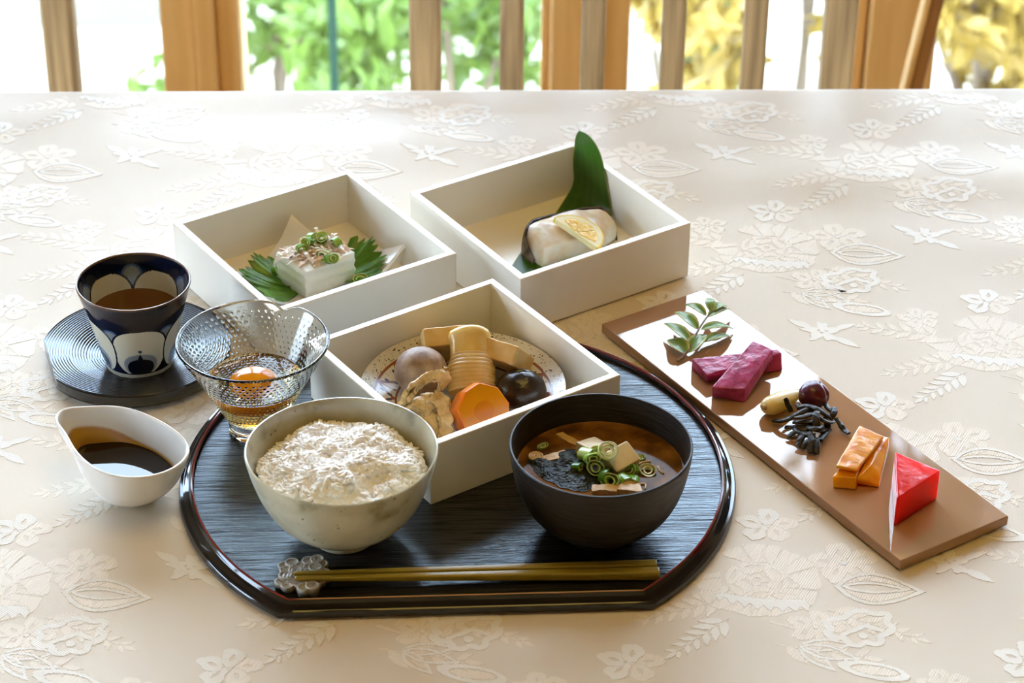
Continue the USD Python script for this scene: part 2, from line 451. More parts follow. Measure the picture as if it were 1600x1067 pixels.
# ------------------------------------------------------------------ the room
WY = 1.60                     # plane of the window wall
struct("floor", bx(-2.6, 3.2, -3.4, WY + 0.05, -0.05, 0), "floor_wood")
struct("ceiling", bx(-2.6, 3.2, -3.4, WY + 0.1, 2.7, 2.76), "ceiling_wood")
LINTEL = 2.12
struct("wall_back", cat_([bx(-2.6, 3.2, WY - 0.06, WY + 0.06, LINTEL, 2.7), bx(-2.6, -2.3, WY - 0.06, WY + 0.06, 0, LINTEL), bx(2.6, 3.2, WY - 0.06, WY + 0.06, 0, LINTEL)]), "plaster")
struct("wall_left", cat_([bx(-2.6, -2.5, -3.4, -0.55, 0, 2.7), bx(-2.6, -2.5, 0.65, WY, 0, 2.7), bx(-2.6, -2.5, -0.55, 0.65, 0, 0.75), bx(-2.6, -2.5, -0.55, 0.65, 1.62, 2.7)]), "plaster")
struct("wall_right", bx(3.1, 3.2, -3.4, WY, 0, 2.7), "wall_wood")
struct("wall_front", bx(-2.6, 3.2, -3.5, -3.4, 0, 2.7), "plaster")
struct("trim_1", bx(-2.3, 2.6, WY - 0.07, WY + 0.07, LINTEL - 0.09, LINTEL), "post_wood", label="wooden lintel over the garden windows")
struct("trim_2", bx(-2.3, 2.6, WY - 0.07, WY + 0.07, 0, 0.06), "post_wood", label="wooden sill under the garden windows")


def window(name, x0, x1, posts):
    path = "/World/" + name
    x = UsdGeom.Xform.Define(stage, path)
    tags(x.GetPrim(), kind="structure", label="tall garden window with wooden frame")
    for a, b, y0, y1 in posts:
        part(path, "post", rbox(a, b, y0, y1, 0.06, LINTEL - 0.09, 0.004), "post_wood")
    part(path, "pane", bx(x0, x1, WY + 0.004, WY + 0.009, 0.06, LINTEL - 0.09), "window_glass", smooth=False)


# each post as the photograph shows it: the pillar and the door stiles closed against it
window("window_1", -2.28, -0.455, [(-0.463, -0.416, WY - 0.03, WY + 0.05), (-0.416, -0.390, WY - 0.045, WY + 0.05), (-0.390, -0.360, WY - 0.03, WY + 0.05)])
window("window_2", -0.36, 0.045, [(0.034, 0.046, WY - 0.02, WY + 0.03), (0.047, 0.108, WY - 0.035, WY + 0.05), (0.109, 0.150, WY - 0.02, WY + 0.04)])
window("window_3", 0.15, 0.455, [(0.444, 0.458, WY - 0.02, WY + 0.03), (0.460, 0.548, WY - 0.04, WY + 0.05)])
window("window_4", 0.545, 2.6, [(1.45, 1.56, WY - 0.04, WY + 0.05)])
x = UsdGeom.Xform.Define(stage, "/World/window_5")
tags(x.GetPrim(), kind="structure", label="window in the left wall")
part("/World/window_5", "pane", bx(-2.555, -2.55, -0.55, 0.65, 0.75, 1.62), "window_glass", smooth=False)
for yy in (-0.55, 0.02, 0.59):
    part("/World/window_5", "post", bx(-2.6, -2.5, yy, yy + 0.06, 0.75, 1.62), "post_wood", smooth=False)
struct("eave", cat_([bx(-4, 5, WY + 0.06, WY + 0.45, 2.46, 2.54)]), "ceiling_wood", label="wooden eave outside over the garden windows")

# warm paper ceiling lamp of the dining room, over the table
plain("lamp_frame", (0.12, 0.07, 0.03), 0.5)
mat("lamp_paper", {"e": ("emission", {"color": (1.0, 0.67, 0.17), "strength": 2.15})}, [], surface="e.emission")
p = thing("ceiling_lamp", "square paper ceiling lamp in a dark wooden frame above the table, out of the picture", "lamp", (0.15, 0.0, 2.58 - T))
part(p, "frame", cat_([bx(-0.46, 0.46, -0.46, -0.42, 0, 0.12), bx(-0.46, 0.46, 0.42, 0.46, 0, 0.12), bx(-0.46, -0.42, -0.42, 0.42, 0, 0.12), bx(0.42, 0.46, -0.42, 0.42, 0, 0.12)]), "lamp_frame", smooth=False)
part(p, "paper_shade", bx(-0.42, 0.42, -0.42, 0.42, 0.01, 0.03), "lamp_paper", smooth=False)

# ------------------------------------------------------------------ outside
GZ = -1.9
struct("garden_ground", bx(-14, 16, WY + 0.3, 22, GZ - 0.3, GZ), "gravel", label="pale sunlit gravel of the garden below the windows")


def foliage(rng, centres, n, size, spread):
    """n flat leaves with thickness scattered in soft clumps."""
    leaf = np.array([[0, -1, 0], [0.34, -0.3, 0.07], [0.3, 0.35, 0.07], [0, 1, 0], [-0.3, 0.35, 0.07], [-0.34, -0.3, 0.07], [0, 0, -0.06]])
    lf = np.array([[0, 1, 6], [1, 2, 6], [2, 3, 6], [3, 4, 6], [4, 5, 6], [5, 0, 6]])
    c = np.asarray(centres, float)
    k = rng.integers(len(c), size=n)
    d = rng.normal(size=(n, 3))
    d /= np.linalg.norm(d, axis=1, keepdims=True)
    P = c[k, :3] + d * (c[k, 3:4] * rng.uniform(0.55, 1.0, (n, 1)) * spread)
    q = rng.normal(size=(n, 4))
    q /= np.linalg.norm(q, axis=1, keepdims=True)
    w, x, y, z = q.T
    R = np.stack([np.stack([1 - 2 * (y * y + z * z), 2 * (x * y - z * w), 2 * (x * z + y * w)], -1), np.stack([2 * (x * y + z * w), 1 - 2 * (x * x + z * z), 2 * (y * z - x * w)], -1), np.stack([2 * (x * z - y * w), 2 * (y * z + x * w), 1 - 2 * (x * x + y * y)], -1)], 1)
    V = np.einsum("nij,kj->nki", R, leaf) * (size * rng.uniform(0.6, 1.3, (n, 1, 1))) + P[:, None]
    F = lf[None] + 7 * np.arange(n)[:, None, None]
    return tm(V.reshape(-1, 3), F.reshape(-1, 3))


def shrub(name, label, cat, x, y, h, r, n, size, look, seed, trunk=0.04, z0=GZ, low=0.25):
    rng = np.random.default_rng(seed)
    p = thing(name, label, cat, (x, y, z0 - T), group=None)
    cs = []
    for i in range(14):
        a, rr, zz = rng.uniform(0, 2 * PI), r * math.sqrt(rng.uniform()), rng.uniform(low, 1.0)
        k = 1 - 0.5 * abs(zz - 0.55)
        cs.append([rr * k * math.cos(a), rr * k * math.sin(a), h * zz, r * 0.45])
    part(p, "crown", foliage(rng, cs, n, size, 1.0), look, smooth=False, kind="stuff")
    st = [tube([[0, 0, 0], [0.02, 0.03, h * 0.4], [cs[i][0] * 0.7, cs[i][1] * 0.7, cs[i][2]]], [trunk * 0.4, trunk * 0.35, trunk * 0.2], 7, 10) for i in range(4)]
    part(p, "trunk", cat_(st), "bark")


shrub("garden_shrub", "bright green leafy shrub outside, seen just right of the wide left post", "shrub", -0.62, 5.1, 1.5, 0.45, 2000, 0.055, "green_foliage", 1, low=0.05)
shrub("garden_shrub", "bright green leafy shrub outside, seen between the two nearest middle chair spindles", "shrub", -0.16, 3.9, 1.45, 0.30, 1500, 0.05, "green_foliage", 2, low=0.05)
shrub("garden_shrub", "low green shrub outside, seen left of the orange middle post", "shrub", -0.2, 6.6, 1.3, 0.5, 1300, 0.06, "green_foliage", 3, low=0.05)
shrub("garden_shrub", "dark green shrub outside, seen behind the right chair spindles", "shrub", 0.50, 5.7, 1.0, 0.2, 360, 0.06, "dark_foliage", 4, low=0.05)
shrub("golden_bush", "golden yellow bush outside, seen right of the orange middle post", "bush", 0.42, 3.75, 1.75, 0.30, 2000, 0.05, "gold_foliage", 5, low=0.03)
shrub("golden_bush", "golden yellow bush outside, seen behind the right chair stile", "bush", 1.10, 4.0, 1.85, 0.34, 2000, 0.05, "gold_foliage", 6, low=0.03)
shrub("golden_bush", "golden yellow bush outside, seen at the right edge of the windows", "bush", 1.75, 5.0, 1.9, 0.45, 2400, 0.06, "gold_foliage", 11, low=0.03)
shrub("golden_bush", "golden yellow bush outside, seen between the two rightmost chair uprights", "bush", 0.76, 4.75, 1.75, 0.30, 1900, 0.05, "gold_foliage", 21, low=0.03)
shrub("golden_tree", "tall golden tree outside, standing right of centre behind the chair", "tree", 1.1, 7.2, 5.0, 0.9, 2600, 0.09, "gold_foliage", 7, 0.1, low=0.25)
shrub("garden_tree", "high-crowned green tree outside, its crown above the window view", "tree", 1.75, 5.9, 10.6, 1.6, 7500, 0.10, "dark_foliage", 15, 0.12, low=0.74)
shrub("garden_tree", "tall leafy green tree outside beyond the golden bushes", "tree", 3.4, 6.6, 5.4, 1.1, 3000, 0.10, "green_foliage", 9, 0.12, low=0.3)
p = thing("garden_shed", "pale grey garden outbuilding outside the left window, blurred", "shed", (-1.22, 6.35, GZ - T))
part(p, "wall", bx(-3.2, 0, 0, 2.5, 0, 2.2), "shed_wall")
part(p, "roof", bx(-3.4, 0.15, -0.25, 2.7, 2.2, 2.3), "shed_wall")
part(p, "base", bx(-3.22, 0.02, -0.03, 2.5, 0, 0.16), "shed_band", label="darker grey base band")
solo("garden_pole", "thin dark green pole standing in the garden outside", "pole", tube([[0, 0, 0], [0.004, 0, 1.2], [0.0, 0, 3.2]], [0.008], 10, 8), "garden_pole", (-0.335, 2.75, GZ - T))

# ------------------------------------------------------------------ chairs behind the table (table coordinates)
FL = -T


def spindle(x, y, z0, z1, w, d, lean=0.0):
    m = rbox(-w / 2, w / 2, -d / 2, d / 2, z0, z1, 0.006, 10)
    v = np.array(m.vertices)
    v[:, 1] += lean * (v[:, 2] - z0)
    return move(tm(v, m.faces), [x, y, 0])


def chair(label, stiles, slats, y, seat_dir=-1, yaw=0, loc=(0, 0)):
    c = thing("wooden_chair", label, "chair", (loc[0], loc[1], FL), yaw)
    x0, x1 = stiles
    for sx in stiles:
        part(c, "stile", spindle(sx, y, 0.0, 0.95, 0.032, 0.03), "chair_wood")
    for s in slats:
        part(c, "slat", spindle(s, y, 0.46, 0.92, 0.0245, 0.016), "chair_wood")
    part(c, "top_rail", rbox(x0 - 0.02, x1 + 0.02, y - 0.014, y + 0.014, 0.90, 0.97, 0.008), "chair_wood")
    part(c, "lower_rail", rbox(x0, x1, y - 0.012, y + 0.012, 0.47, 0.50, 0.005), "chair_wood")
    part(c, "seat", rbox(x0 - 0.015, x1 + 0.015, y + seat_dir * 0.42, y + 0.012, 0.425, 0.455, 0.008), "chair_wood")
    for sx in stiles:
        part(c, "leg", spindle(sx, y + seat_dir * 0.39, 0, 0.43, 0.034, 0.034), "chair_wood")
    return c


chair("weathered wooden chair with vertical slats pushed up behind the middle of the table", (-0.0905, 0.325), (-0.0035, 0.0785, 0.159, 0.241), 0.88)
chair("weathered wooden chair behind the table at the left, only its right stile in view", (-0.874, -0.458), (-0.79, -0.707, -0.624, -0.541), 0.88)
c = thing("leaning_board", "orange-brown narrow wooden board leaning beside the right window post", "board", (0.10, 1.30, FL))


def lean_bar(x, y, z0, z1, w, d, lean):
    m = rbox(-w / 2, w / 2, -d / 2, d / 2, z0, z1, 0.004, 10)
    v = np.array(m.vertices)
    v[:, 0] += lean * (v[:, 2] - 0.42)
    return move(tm(v, m.faces), [x, y, 0])


part(c, "board", lean_bar(0.392, 0.05, 0.0, 1.0, 0.016, 0.03, 0.13), "reed_wood")
part(c, "edge_strip", lean_bar(0.3795, 0.045, 0.0, 1.0, 0.008, 0.03, 0.13), "post_wood", label="pale strip along the board's left edge")

# ------------------------------------------------------------------ table and tablecloth
TABLE_YAW = 1.76
p = thing("dining_table", "wooden dining table hidden under the ivory cloth", "table", (0, 0.13, FL), TABLE_YAW)
part(p, "tabletop", rbox(-0.85, 0.85, -0.522, 0.545, 0.68, T - 0.0095, 0.003), "post_wood")
for sx in (-0.78, 0.78):
    for sy in (-0.46, 0.49):
        part(p, "leg", rbox(sx - 0.03, sx + 0.03, sy - 0.03, sy + 0.03, 0, 0.686, 0.004), "post_wood")


def cloth_z(x, y):
    """Soft wrinkles that die out under the dishes."""
    calm = np.exp(-(((x + 0.03) / 0.42) ** 4 + ((y - 0.13) / 0.34) ** 4))
    right = np.exp(-(((x - 0.24) / 0.2) ** 4 + ((y - 0.13) / 0.25) ** 4))
    k = 1 - np.clip(calm + right, 0, 1)
    s = np.stack([x * 2.2 + 0.6 * y, y * 16, 0 * x], -1)
    s2 = np.stack([x * 5, y * 9 + x * 3, 0 * x + 4], -1)
    return -0.0035 * k + 0.0065 * k * meshkit.noise(s, 3) + 0.003 * k * (meshkit.noise(s2, 8) - 0.5)


TC = thing("tablecloth", "ivory damask tablecloth woven with white flowers and leaf sprays", "tablecloth", (0, 0.13, 0), TABLE_YAW)
back, front = 0.552, -0.53


def drape(lo, hi, n, drop):
    """Positions across the table and how far the cloth has fallen there: flat between lo and hi, rolled over both edges, then hanging."""
    r, q = 0.012, np.linspace(0.2, PI / 2, 8)
    flat = [(u_, 0.0) for u_ in np.linspace(lo + r, hi - r, n)]
    far = [(hi - r + r * math.sin(a), -r + r * math.cos(a)) for a in q] + [(hi + 0.002 * k, -r - drop / 9 * k) for k in range(1, 10)]
    near = [(lo + r - r * math.sin(a), -r + r * math.cos(a)) for a in q] + [(lo - 0.002 * k, -r - drop / 9 * k) for k in range(1, 10)]
    return np.array(near[::-1] + flat + far)


dy, dx = drape(front, back, 200, 0.24), drape(-0.862, 0.862, 260, 0.24)
X, Yp = np.meshgrid(dx[:, 0], dy[:, 0])
DZ = np.minimum(dx[None, :, 1], dy[:, None, 1])
Z = DZ + np.where(DZ == 0, cloth_z(X, Yp + 0.13) * np.clip((back - Yp) / 0.05, 0, 1), 0)
hang = np.clip(-DZ - 0.02, 0, 1)
X = X + np.where(dy[:, None, 1] < -0.02, 0, 1) * np.sign(X) * 0.05 * hang * np.sin(Yp * 24)
Yp = Yp + np.where(dx[None, :, 1] < -0.02, 0, 1) * np.sign(Yp) * 0.05 * hang * np.sin(X * 24)
G = np.stack([X, Yp, Z - 0.0012], -1)
part(TC, "cloth", sheet(np.ascontiguousarray(G.transpose(1, 0, 2)), 0.0012), "cloth_satin", smooth=True)

# damask figures: one repeat, laid out by hand-written motifs in millimetres
rngd = np.random.default_rng(21)


def blobby(cx, cy, rx, ry, ang, lobes=0, amp=0.12, tooth=0.0, n=40, seed=0):
    r = np.random.default_rng(seed)
    t = np.linspace(0, 2 * PI, n, endpoint=False)
    q = 1 + amp * np.sin(lobes * t + r.uniform(0, 6)) + amp * 0.5 * np.sin((lobes + 2) * t + r.uniform(0, 6)) + tooth * (np.arange(n) % 2 - 0.5)
    a = Polygon(np.stack([rx * q * np.cos(t), ry * q * np.sin(t)], -1)).buffer(0)
    return affinity.translate(affinity.rotate(a, math.degrees(ang), origin=(0, 0)), cx, cy)


def leaflet(x, y, ang, L, W):
    t = np.linspace(0, 1, 9)
    w = W / 2 * np.sin(PI * t ** 0.8)
    a = Polygon(np.vstack([np.stack([L * t, w], -1), np.stack([L * t, -w], -1)[::-1]])).buffer(0)
    return affinity.translate(affinity.rotate(a, math.degrees(ang), origin=(0, 0)), x, y)


hard, soft = [], []


def spray(x, y, ang, L, n, size, out):
    for i in range(n):
        s = L * (i + 0.4) / n
        k = size * (1 - 0.55 * i / n)
        px, py = x + s * math.cos(ang), y + s * math.sin(ang)
        for sg in (-1, 1):
            out.append(leaflet(px, py, ang + sg * 0.75, k, k * 0.38))
    out.append(leaflet(x + L * 0.95 * math.cos(ang), y + L * 0.95 * math.sin(ang), ang, size * 0.6, size * 0.22))
    out.append(LineString([(x, y), (x + L * math.cos(ang), y + L * math.sin(ang))]).buffer(0.6))


# big rose
for i in range(9):
    a = 2 * PI * i / 9 + 0.2
    soft.append(blobby(34 * math.cos(a), 30 * math.sin(a), 17, 11, a + PI / 2, 3, 0.12, 0.05, seed=i).difference(LineString([(20 * math.cos(a), 18 * math.sin(a)), (44 * math.cos(a + .15), 40 * math.sin(a + .15))]).buffer(0.8)))
for i in range(6):
    a = 2 * PI * i / 6 + 0.6
    soft.append(blobby(16 * math.cos(a), 14 * math.sin(a), 10, 7, a + PI / 2, 3, 0.15, 0.06, seed=20 + i).difference(blobby(17 * math.cos(a), 15 * math.sin(a), 5, 1.6, a + PI / 2, 2, 0.2, seed=3)))
soft.append(blobby(0, 0, 7, 6, 0, 4, 0.2, seed=33).difference(Point(0, 0).buffer(2.6)))
ser = [(-30, -16)] + [(-28 + 4.2 * i, -20 - 5 * math.sin(PI * i / 14) + (3.2 if i % 2 else -2.5) - 0.9 * i) for i in range(15)] + [(33, -28)] + [(30 - 5 * i, -22 - 3 * math.sin(PI * i / 11) + 0.7 * i) for i in range(12)]
hard.append(Polygon(ser).buffer(0))
# five-petal blossoms round it
for cx, cy, s, hd in ((14, 62, 1.0, True), (62, 18, 1.15, False), (-46, 38, 0.8, False), (34, -52, 0.9, False)):
    for i in range(5):
        a = 2 * PI * i / 5 + cx
        (hard if hd and i < 3 else soft).append(blobby(cx + 13 * s * math.cos(a), cy + 11 * s * math.sin(a), 9.5 * s, 7.5 * s, a, 3, 0.1, 0.04, seed=int(cx) + i + 60).difference(blobby(cx + 12 * s * math.cos(a), cy + 10 * s * math.sin(a), 4 * s, 1.3 * s, a, 2, 0.2)))
    hard.append(Point(cx, cy).buffer(2.2 * s))
# big striped bud at the right
bud = leaflet(52, -8, -0.12, 62, 36)
hard.append(bud.difference(bud.buffer(-3.2)).union(leaflet(56, -8, -0.1, 50, 12).difference(leaflet(56, -8, -0.1, 50, 12).buffer(-2.4))))
soft.append(bud.buffer(-4.0).difference(leaflet(56, -8, -0.1, 50, 15)))
spray(-30, 10, PI - 0.25, 66, 6, 21, soft)
spray(-26, -22, PI + 0.35, 60, 6, 19, soft)
spray(-24, -42, PI + 0.75, 54, 6, 18, hard)
spray(44, -34, -0.5, 66, 6, 19, soft)
spray(6, -70, -0.25, 60, 4, 24, soft)
for a, L in ((-0.35, 42), (0.05, 38), (-0.9, 34)):
    b = leaflet(20, -72, a, L, L * 0.36)
    hard.append(b.difference(b.buffer(-2.2)))
for i in range(6):
    soft.append(LineString([(4 + i * 3, -46 - i), (30 + i * 2, -58 - i * 3)]).buffer(0.9))
# scalloped ring flower
t = np.linspace(0, 2 * PI, 72, endpoint=False)
rr = 17 + 3.4 * np.abs(np.sin(3.5 * t)) * 1.2
ring = Polygon(np.stack([rr * 1.25 * np.cos(t) + 3 * np.sin(2 * t), rr * np.sin(t)], -1)).buffer(0)
ring = ring.difference(ring.buffer(-5.2)).union(LineString([(-14, -2), (4, 2), (12, -6)]).buffer(2.0)).union(Point(-2, -7).buffer(3.5))
hard.append(affinity.translate(affinity.rotate(ring, 18, origin=(0, 0)), -92, 96))
# scribbled blossom and petal ring
sc = unary_union([blobby(9 * math.cos(a), 8 * math.sin(a), 7, 4.5, a, 3, 0.2, 0.1, seed=int(a * 9)) for a in (0.3, 1.5, 2.8, 4.0, 5.2)] + [leaflet(8, -8, -0.7, 24, 8), leaflet(-8, 6, 2.5, 22, 8), leaflet(10, 4, 0.4, 20, 7)])
hard.append(affinity.translate(sc, 30, -132))
oval = affinity.translate(affinity.rotate(affinity.scale(Point(0, 0).buffer(1), 24, 9), -18), 66, -98)
hard.append(oval.difference(affinity.translate(affinity.scale(oval, 0.7, 0.6), 1, 0)))
soft.append(affinity.scale(oval, 0.66, 0.5))


def apart(polys, taken=None):
    """Pieces laid one after the other, each leaving a narrow gap to those before it."""
    done, out = taken, []
    for g in polys:
        if done is not None:
            g = g.difference(done)
        if not g.is_empty:
            out.append(g.buffer(0))
            done = g.buffer(0.3) if done is None else done.union(g.buffer(0.3))
    return out, done


hard, taken_ = apart(hard)
soft, taken_ = apart(soft, taken_)


rj = np.random.default_rng(77)


def jag(q):
    """The woven edge: outlines step in and out by single threads."""
    def ring_(r):
        c = np.array(LineString(r.coords).segmentize(1.15).coords)[:-1]
        return c + rj.uniform(-0.42, 0.42, c.shape)
    return Polygon(ring_(q.exterior), [ring_(h) for h in q.interiors]).buffer(0)


def cellmesh(polys, z0, z1):
    ms = []
    for g in polys:
        for q in getattr(g, "geoms", [g]):
            if q.geom_type == "Polygon" and q.area > 2:
                q = jag(q.simplify(0.25))
                if q.geom_type != "Polygon" or q.area < 2:
                    continue
                ms.append(trimesh.creation.extrude_polygon(affinity.scale(q, 0.001, 0.001, origin=(0, 0)), z1 - z0, engine="earcut"))
                ms[-1].apply_translation([0, 0, z0])
    return cat_(ms)


def tile(cell):
    out_v, out_f, k = [], [], 0
    cv, cf = np.array(cell.vertices), np.array(cell.faces)
    comp = trimesh.graph.connected_component_labels(cell.edges_unique, node_count=len(cv))
    A, B = np.array([0.262, 0.0]), np.array([-0.106, -0.150])
    for i in range(-9, 10):
        for j in range(-5, 6):
            o = A * i + B * j + np.array([0.375, 0.10])
            v = cv.copy()
            v[:, :2] += o
            if v[:, 0].max() < -0.75 or v[:, 0].min() > 0.75 or v[:, 1].max() < front or v[:, 1].min() > back:
                continue
            ins = (np.abs(v[:, 0]) < 0.72) & (v[:, 1] > -0.40) & (v[:, 1] < back - 0.014)
            good = np.ones(comp.max() + 1, bool)
            np.logical_and.at(good, comp, ins)
            keep = good[comp][cf[:, 0]]
            v[:, 2] += cloth_z(v[:, 0], v[:, 1] + 0.13) * np.clip((back - v[:, 1]) / 0.05, 0, 1) - 0.0006
            out_v.append(v)
            out_f.append(cf[keep] + k)
            k += len(v)
    m = tm(np.vstack(out_v), np.vstack(out_f))
    m.remove_unreferenced_vertices()
    return m


part(TC, "damask_flower", tile(cellmesh(hard, -0.0002, 0.00024)), "cloth_thread", smooth=False, kind="stuff", label="bright white hatched flower threads")
part(TC, "damask_leaf", tile(cellmesh(soft, -0.0002, 0.00013)), "cloth_soft_thread", smooth=False, kind="stuff", label="softer off-white leaf and petal threads")

# ------------------------------------------------------------------ lacquer tray
TRAY_YAW = 3.4
tray = thing("lacquer_tray", "round black lacquer tray with cut-off front edge and thin red rim line", "tray", (-0.0378, 0.047, 0), TRAY_YAW)


def tray_ring(d, z, n=180):
    r, c = 0.190 + d, 0.1485 + 0.72 * d
    a = math.asin(c / r)
    t = np.linspace(-a, PI + a, n)
    arc = np.stack([r * np.cos(t), r * np.sin(t)], -1)
    k = np.linspace(0, 1, 26)[1:-1, None]
    line = arc[-1] * (1 - k) + arc[0] * k
    q = np.vstack([arc, line])
    return np.column_stack([q, np.full(len(q), z)])


def tray_solid(prof):
    return rings(np.stack([tray_ring(d, z) for d, z in prof] + [tray_ring(*prof[0])]), closed_ends=False)


q = tray_ring(-0.0012, 0)
part(tray, "panel", prism(Polygon(q[:, :2]), 0.002, 0.008), "tray_grain", smooth=30)
part(tray, "rim", tray_solid([(-0.0022, 0.0012), (0.0085, 0.0008), (0.0098, 0.002), (0.0096, 0.0042), (0.0086, 0.0056), (0.0068, 0.0060), (0.0058, 0.0063), (0.0046, 0.0080), (0.0028, 0.0086), (0.0020, 0.0096), (0.0012, 0.0116), (0.0004, 0.0120), (0.0002, 0.0100), (-0.0008, 0.0072), (-0.0022, 0.0072)]), "black_lacquer", smooth=40)
part(tray, "rim_line", tray_solid([(-0.0010, 0.0104), (-0.0010, 0.0121), (-0.0002, 0.0126), (0.0008, 0.0122), (0.0008, 0.0104)]), "red_lacquer", smooth=50, label="thin dark red line along the rim")

# ------------------------------------------------------------------ three white boxes
A_, H_, W_ = 0.165, 0.0499, 0.0058


def white_box(label, near, yaw, z0):
    b = thing("white_box", label, "box", (near[0], near[1], z0), yaw, group=None)
    outer = m3.Manifold(m3.Mesh(*(lambda q: (np.asarray(q.vertices, np.float32), np.asarray(q.faces, np.uint32)))(rbox(0, A_, 0, A_, 0, H_, 0.0009))))
    inner = m3.Manifold.cube((A_ - 2 * W_, A_ - 2 * W_, H_), False).translate((W_, W_, 0.0045))
    part(b, "body", man2tm(outer - inner), "white_lacquer", smooth=30)
    return b


B1 = ((-0.1808, 0.1925), 34.26)
B2 = ((0.0061, 0.2463), 33.70)
B3 = ((-0.0559, 0.0058), 34.98)
white_box("white square lacquer box at the back left, holding the tofu dish", *B1, 0.0006)
white_box("white square lacquer box at the back right, holding fish on a bamboo leaf", *B2, 0.0006)
white_box("white square lacquer box standing on the tray, holding simmered vegetables", *B3, 0.008)


def in_box(b, u, v, z):
    (x, y), yaw = b
    a = math.radians(yaw)
    return (x + u * math.cos(a) - v * math.sin(a), y + u * math.sin(a) + v * math.cos(a), z)


# ------------------------------------------------------------------ tile board with pickles
BD = ((0.2677, -0.0543), 33.0)
BZ = 0.0086
solo("serving_board", "long pinkish brown glazed serving board lying at the right of the tray", "board", rbox(0, 0.0988, 0, 0.3625, 0, 0.008, 0.0008), "board_glaze", (*BD[0], 0.0006), BD[1], smooth=40)

def at(u, v, z):
    """The point of the level plane z (table coordinates) that the photograph shows at (u, v)."""
    d = _fw_r + RT * (u - 800) / F_PX - UP * (v - 533.5) / F_PX
    p = EYE + d * (z + T - EYE[2]) / d[2]
    return np.array([p[0], p[1], z])


_fw_r = _fw


def loc(base, yaw, p):
    """A table point in the frame of a thing that stands at base with this yaw."""
    d = np.asarray(p, float) - np.asarray(base, float)
    a = math.radians(yaw)
    return np.array([d[0] * math.cos(a) + d[1] * math.sin(a), -d[0] * math.sin(a) + d[1] * math.cos(a), d[2]])


def brd(u, v, z):
    return loc((*BD[0], BZ), BD[1], at(u, v, z))


def b1(u, v, z):
    return loc((*B1[0], 0.0006), B1[1], at(u, v, z))


# ------------------------------------------------------------------ tea cup on its saucer
SX, SY = -0.2895, 0.2020
pr = [(0, 0.0), (0.040, 0.0), (0.066, 0.001), (0.0708, 0.003), (0.0725, 0.008), (0.0725, 0.0128), (0.0715, 0.0138)]
for r in np.arange(0.0705, 0.012, -0.00022):
    z = np.interp(r, [0.012, 0.026, 0.036, 0.044, 0.050, 0.0705], [0.0062, 0.0062, 0.0075, 0.0100, 0.0118, 0.0134])
    pr.append((r, z + 0.0002 * math.sin(r / 0.0021 * 2 * PI)))
pr.append((0, 0.0062))


def facet(R):
    """The straight cut at the saucer's left front."""
    n = np.array([-0.949, -0.315])
    d = R[..., :2] @ n
    over = np.maximum(d - 0.0660, 0)
    R[..., :2] -= over[..., None] * n
    return R


saucer = solo("saucer", "round black lacquer saucer with turned concentric grooves under the tea cup", "saucer", lathe(pr, 200, facet), "saucer_lacquer", (SX, SY, 0.0006), smooth=25)

CUPZ = 0.0066
cx, cy = -0.2852, 0.1905
cr, rimr, ch = 0.0262, 0.0432, 0.0722
outer = smooth_prof([(0.0235, 0.0), (0.0255, 0.0008), (0.0262, 0.004), (0.0285, 0.012), (0.0325, 0.030), (0.0372, 0.050), (0.0418, 0.066), (rimr, ch - 0.0008)], 140)
inner = smooth_prof([(rimr - 0.0014, ch), (0.0398, 0.066), (0.0350, 0.050), (0.0300, 0.030), (0.0255, 0.012), (0.018, 0.006), (0.006, 0.0052)], 100)
pr = np.vstack([[(0.0, 0.0012), (0.022, 0.0012), (0.0228, 0.0002)], outer, [(rimr - 0.0004, ch)], inner, [(0, 0.0051)]])
cup = lathe(pr, 660)
V = np.array(cup.vertices)
NAVY, CREAM, MIDB, PALEB, BROWN = map(np.array, ((0.003, 0.005, 0.017), (0.60, 0.575, 0.46), (0.055, 0.10, 0.22), (0.26, 0.30, 0.34), (0.16, 0.09, 0.05)))
rr_, th, zz = np.hypot(V[:, 0], V[:, 1]), np.arctan2(V[:, 1], V[:, 0]), V[:, 2]
isin = np.zeros(len(V), bool)
n0 = (3 + len(outer)) * 660
isin[n0:] = True
col = np.tile(NAVY, (len(V), 1))
NP = 5


def se(s, z, sw, sz, zc, e=2.6):
    return (np.abs(s / sw) ** e + np.abs((z - zc) / sz) ** e)


first = math.radians(-79)
for k in range(NP):       # small half flowers showing between the petals
    a = first + 2 * PI * (k + 0.5) / NP
    d = (th - a + PI) % (2 * PI) - PI
    s = d * 0.036
    zb = np.where(isin, 0.066, 0.0505)
    q = (s / 0.0080) ** 2 + ((zz - zb + 0.010) / 0.0085) ** 2
    col[q < 1.0] = MIDB
    col[(q < 0.62)] = PALEB * 0.75
for k in range(NP):
    a = first + 2 * PI * k / NP
    d = (th - a + PI) % (2 * PI) - PI
    s = d * 0.0345 * 0.79
    zc, sz = np.where(isin, 0.034, 0.0265), np.where(isin, 0.026, 0.0225)
    q = se(s, zz, 0.0172, sz, zc, 2.5)
    rim_q = se(s, zz, 0.0184, sz + 0.0012, zc, 2.5)
    col[rim_q < 1] = NAVY
    col[q < 1] = CREAM
    halo = se(s, zz, 0.0118, 0.0112, 0.0150, 2.2)
    spade = se(s, zz, 0.0094, 0.0086, 0.0125, 2.2)
    tip = (np.abs(s) < 0.0028 * np.clip((0.0265 - zz) / 0.008, 0, 1)) & (zz > 0.018)
    dot = (s / 0.0013) ** 2 + ((zz - 0.0290) / 0.0016) ** 2
    m = ~isin & (q < 1)
    col[m & (halo < 1)] = PALEB
    col[m & (halo < 0.8)] = PALEB * 0.8
    col[m & ((spade < 1) | tip)] = NAVY
    col[m & (dot < 1)] = MIDB * 0.7
foot = ~isin & (zz < 0.0062)
col[foot] = CREAM * 0.8
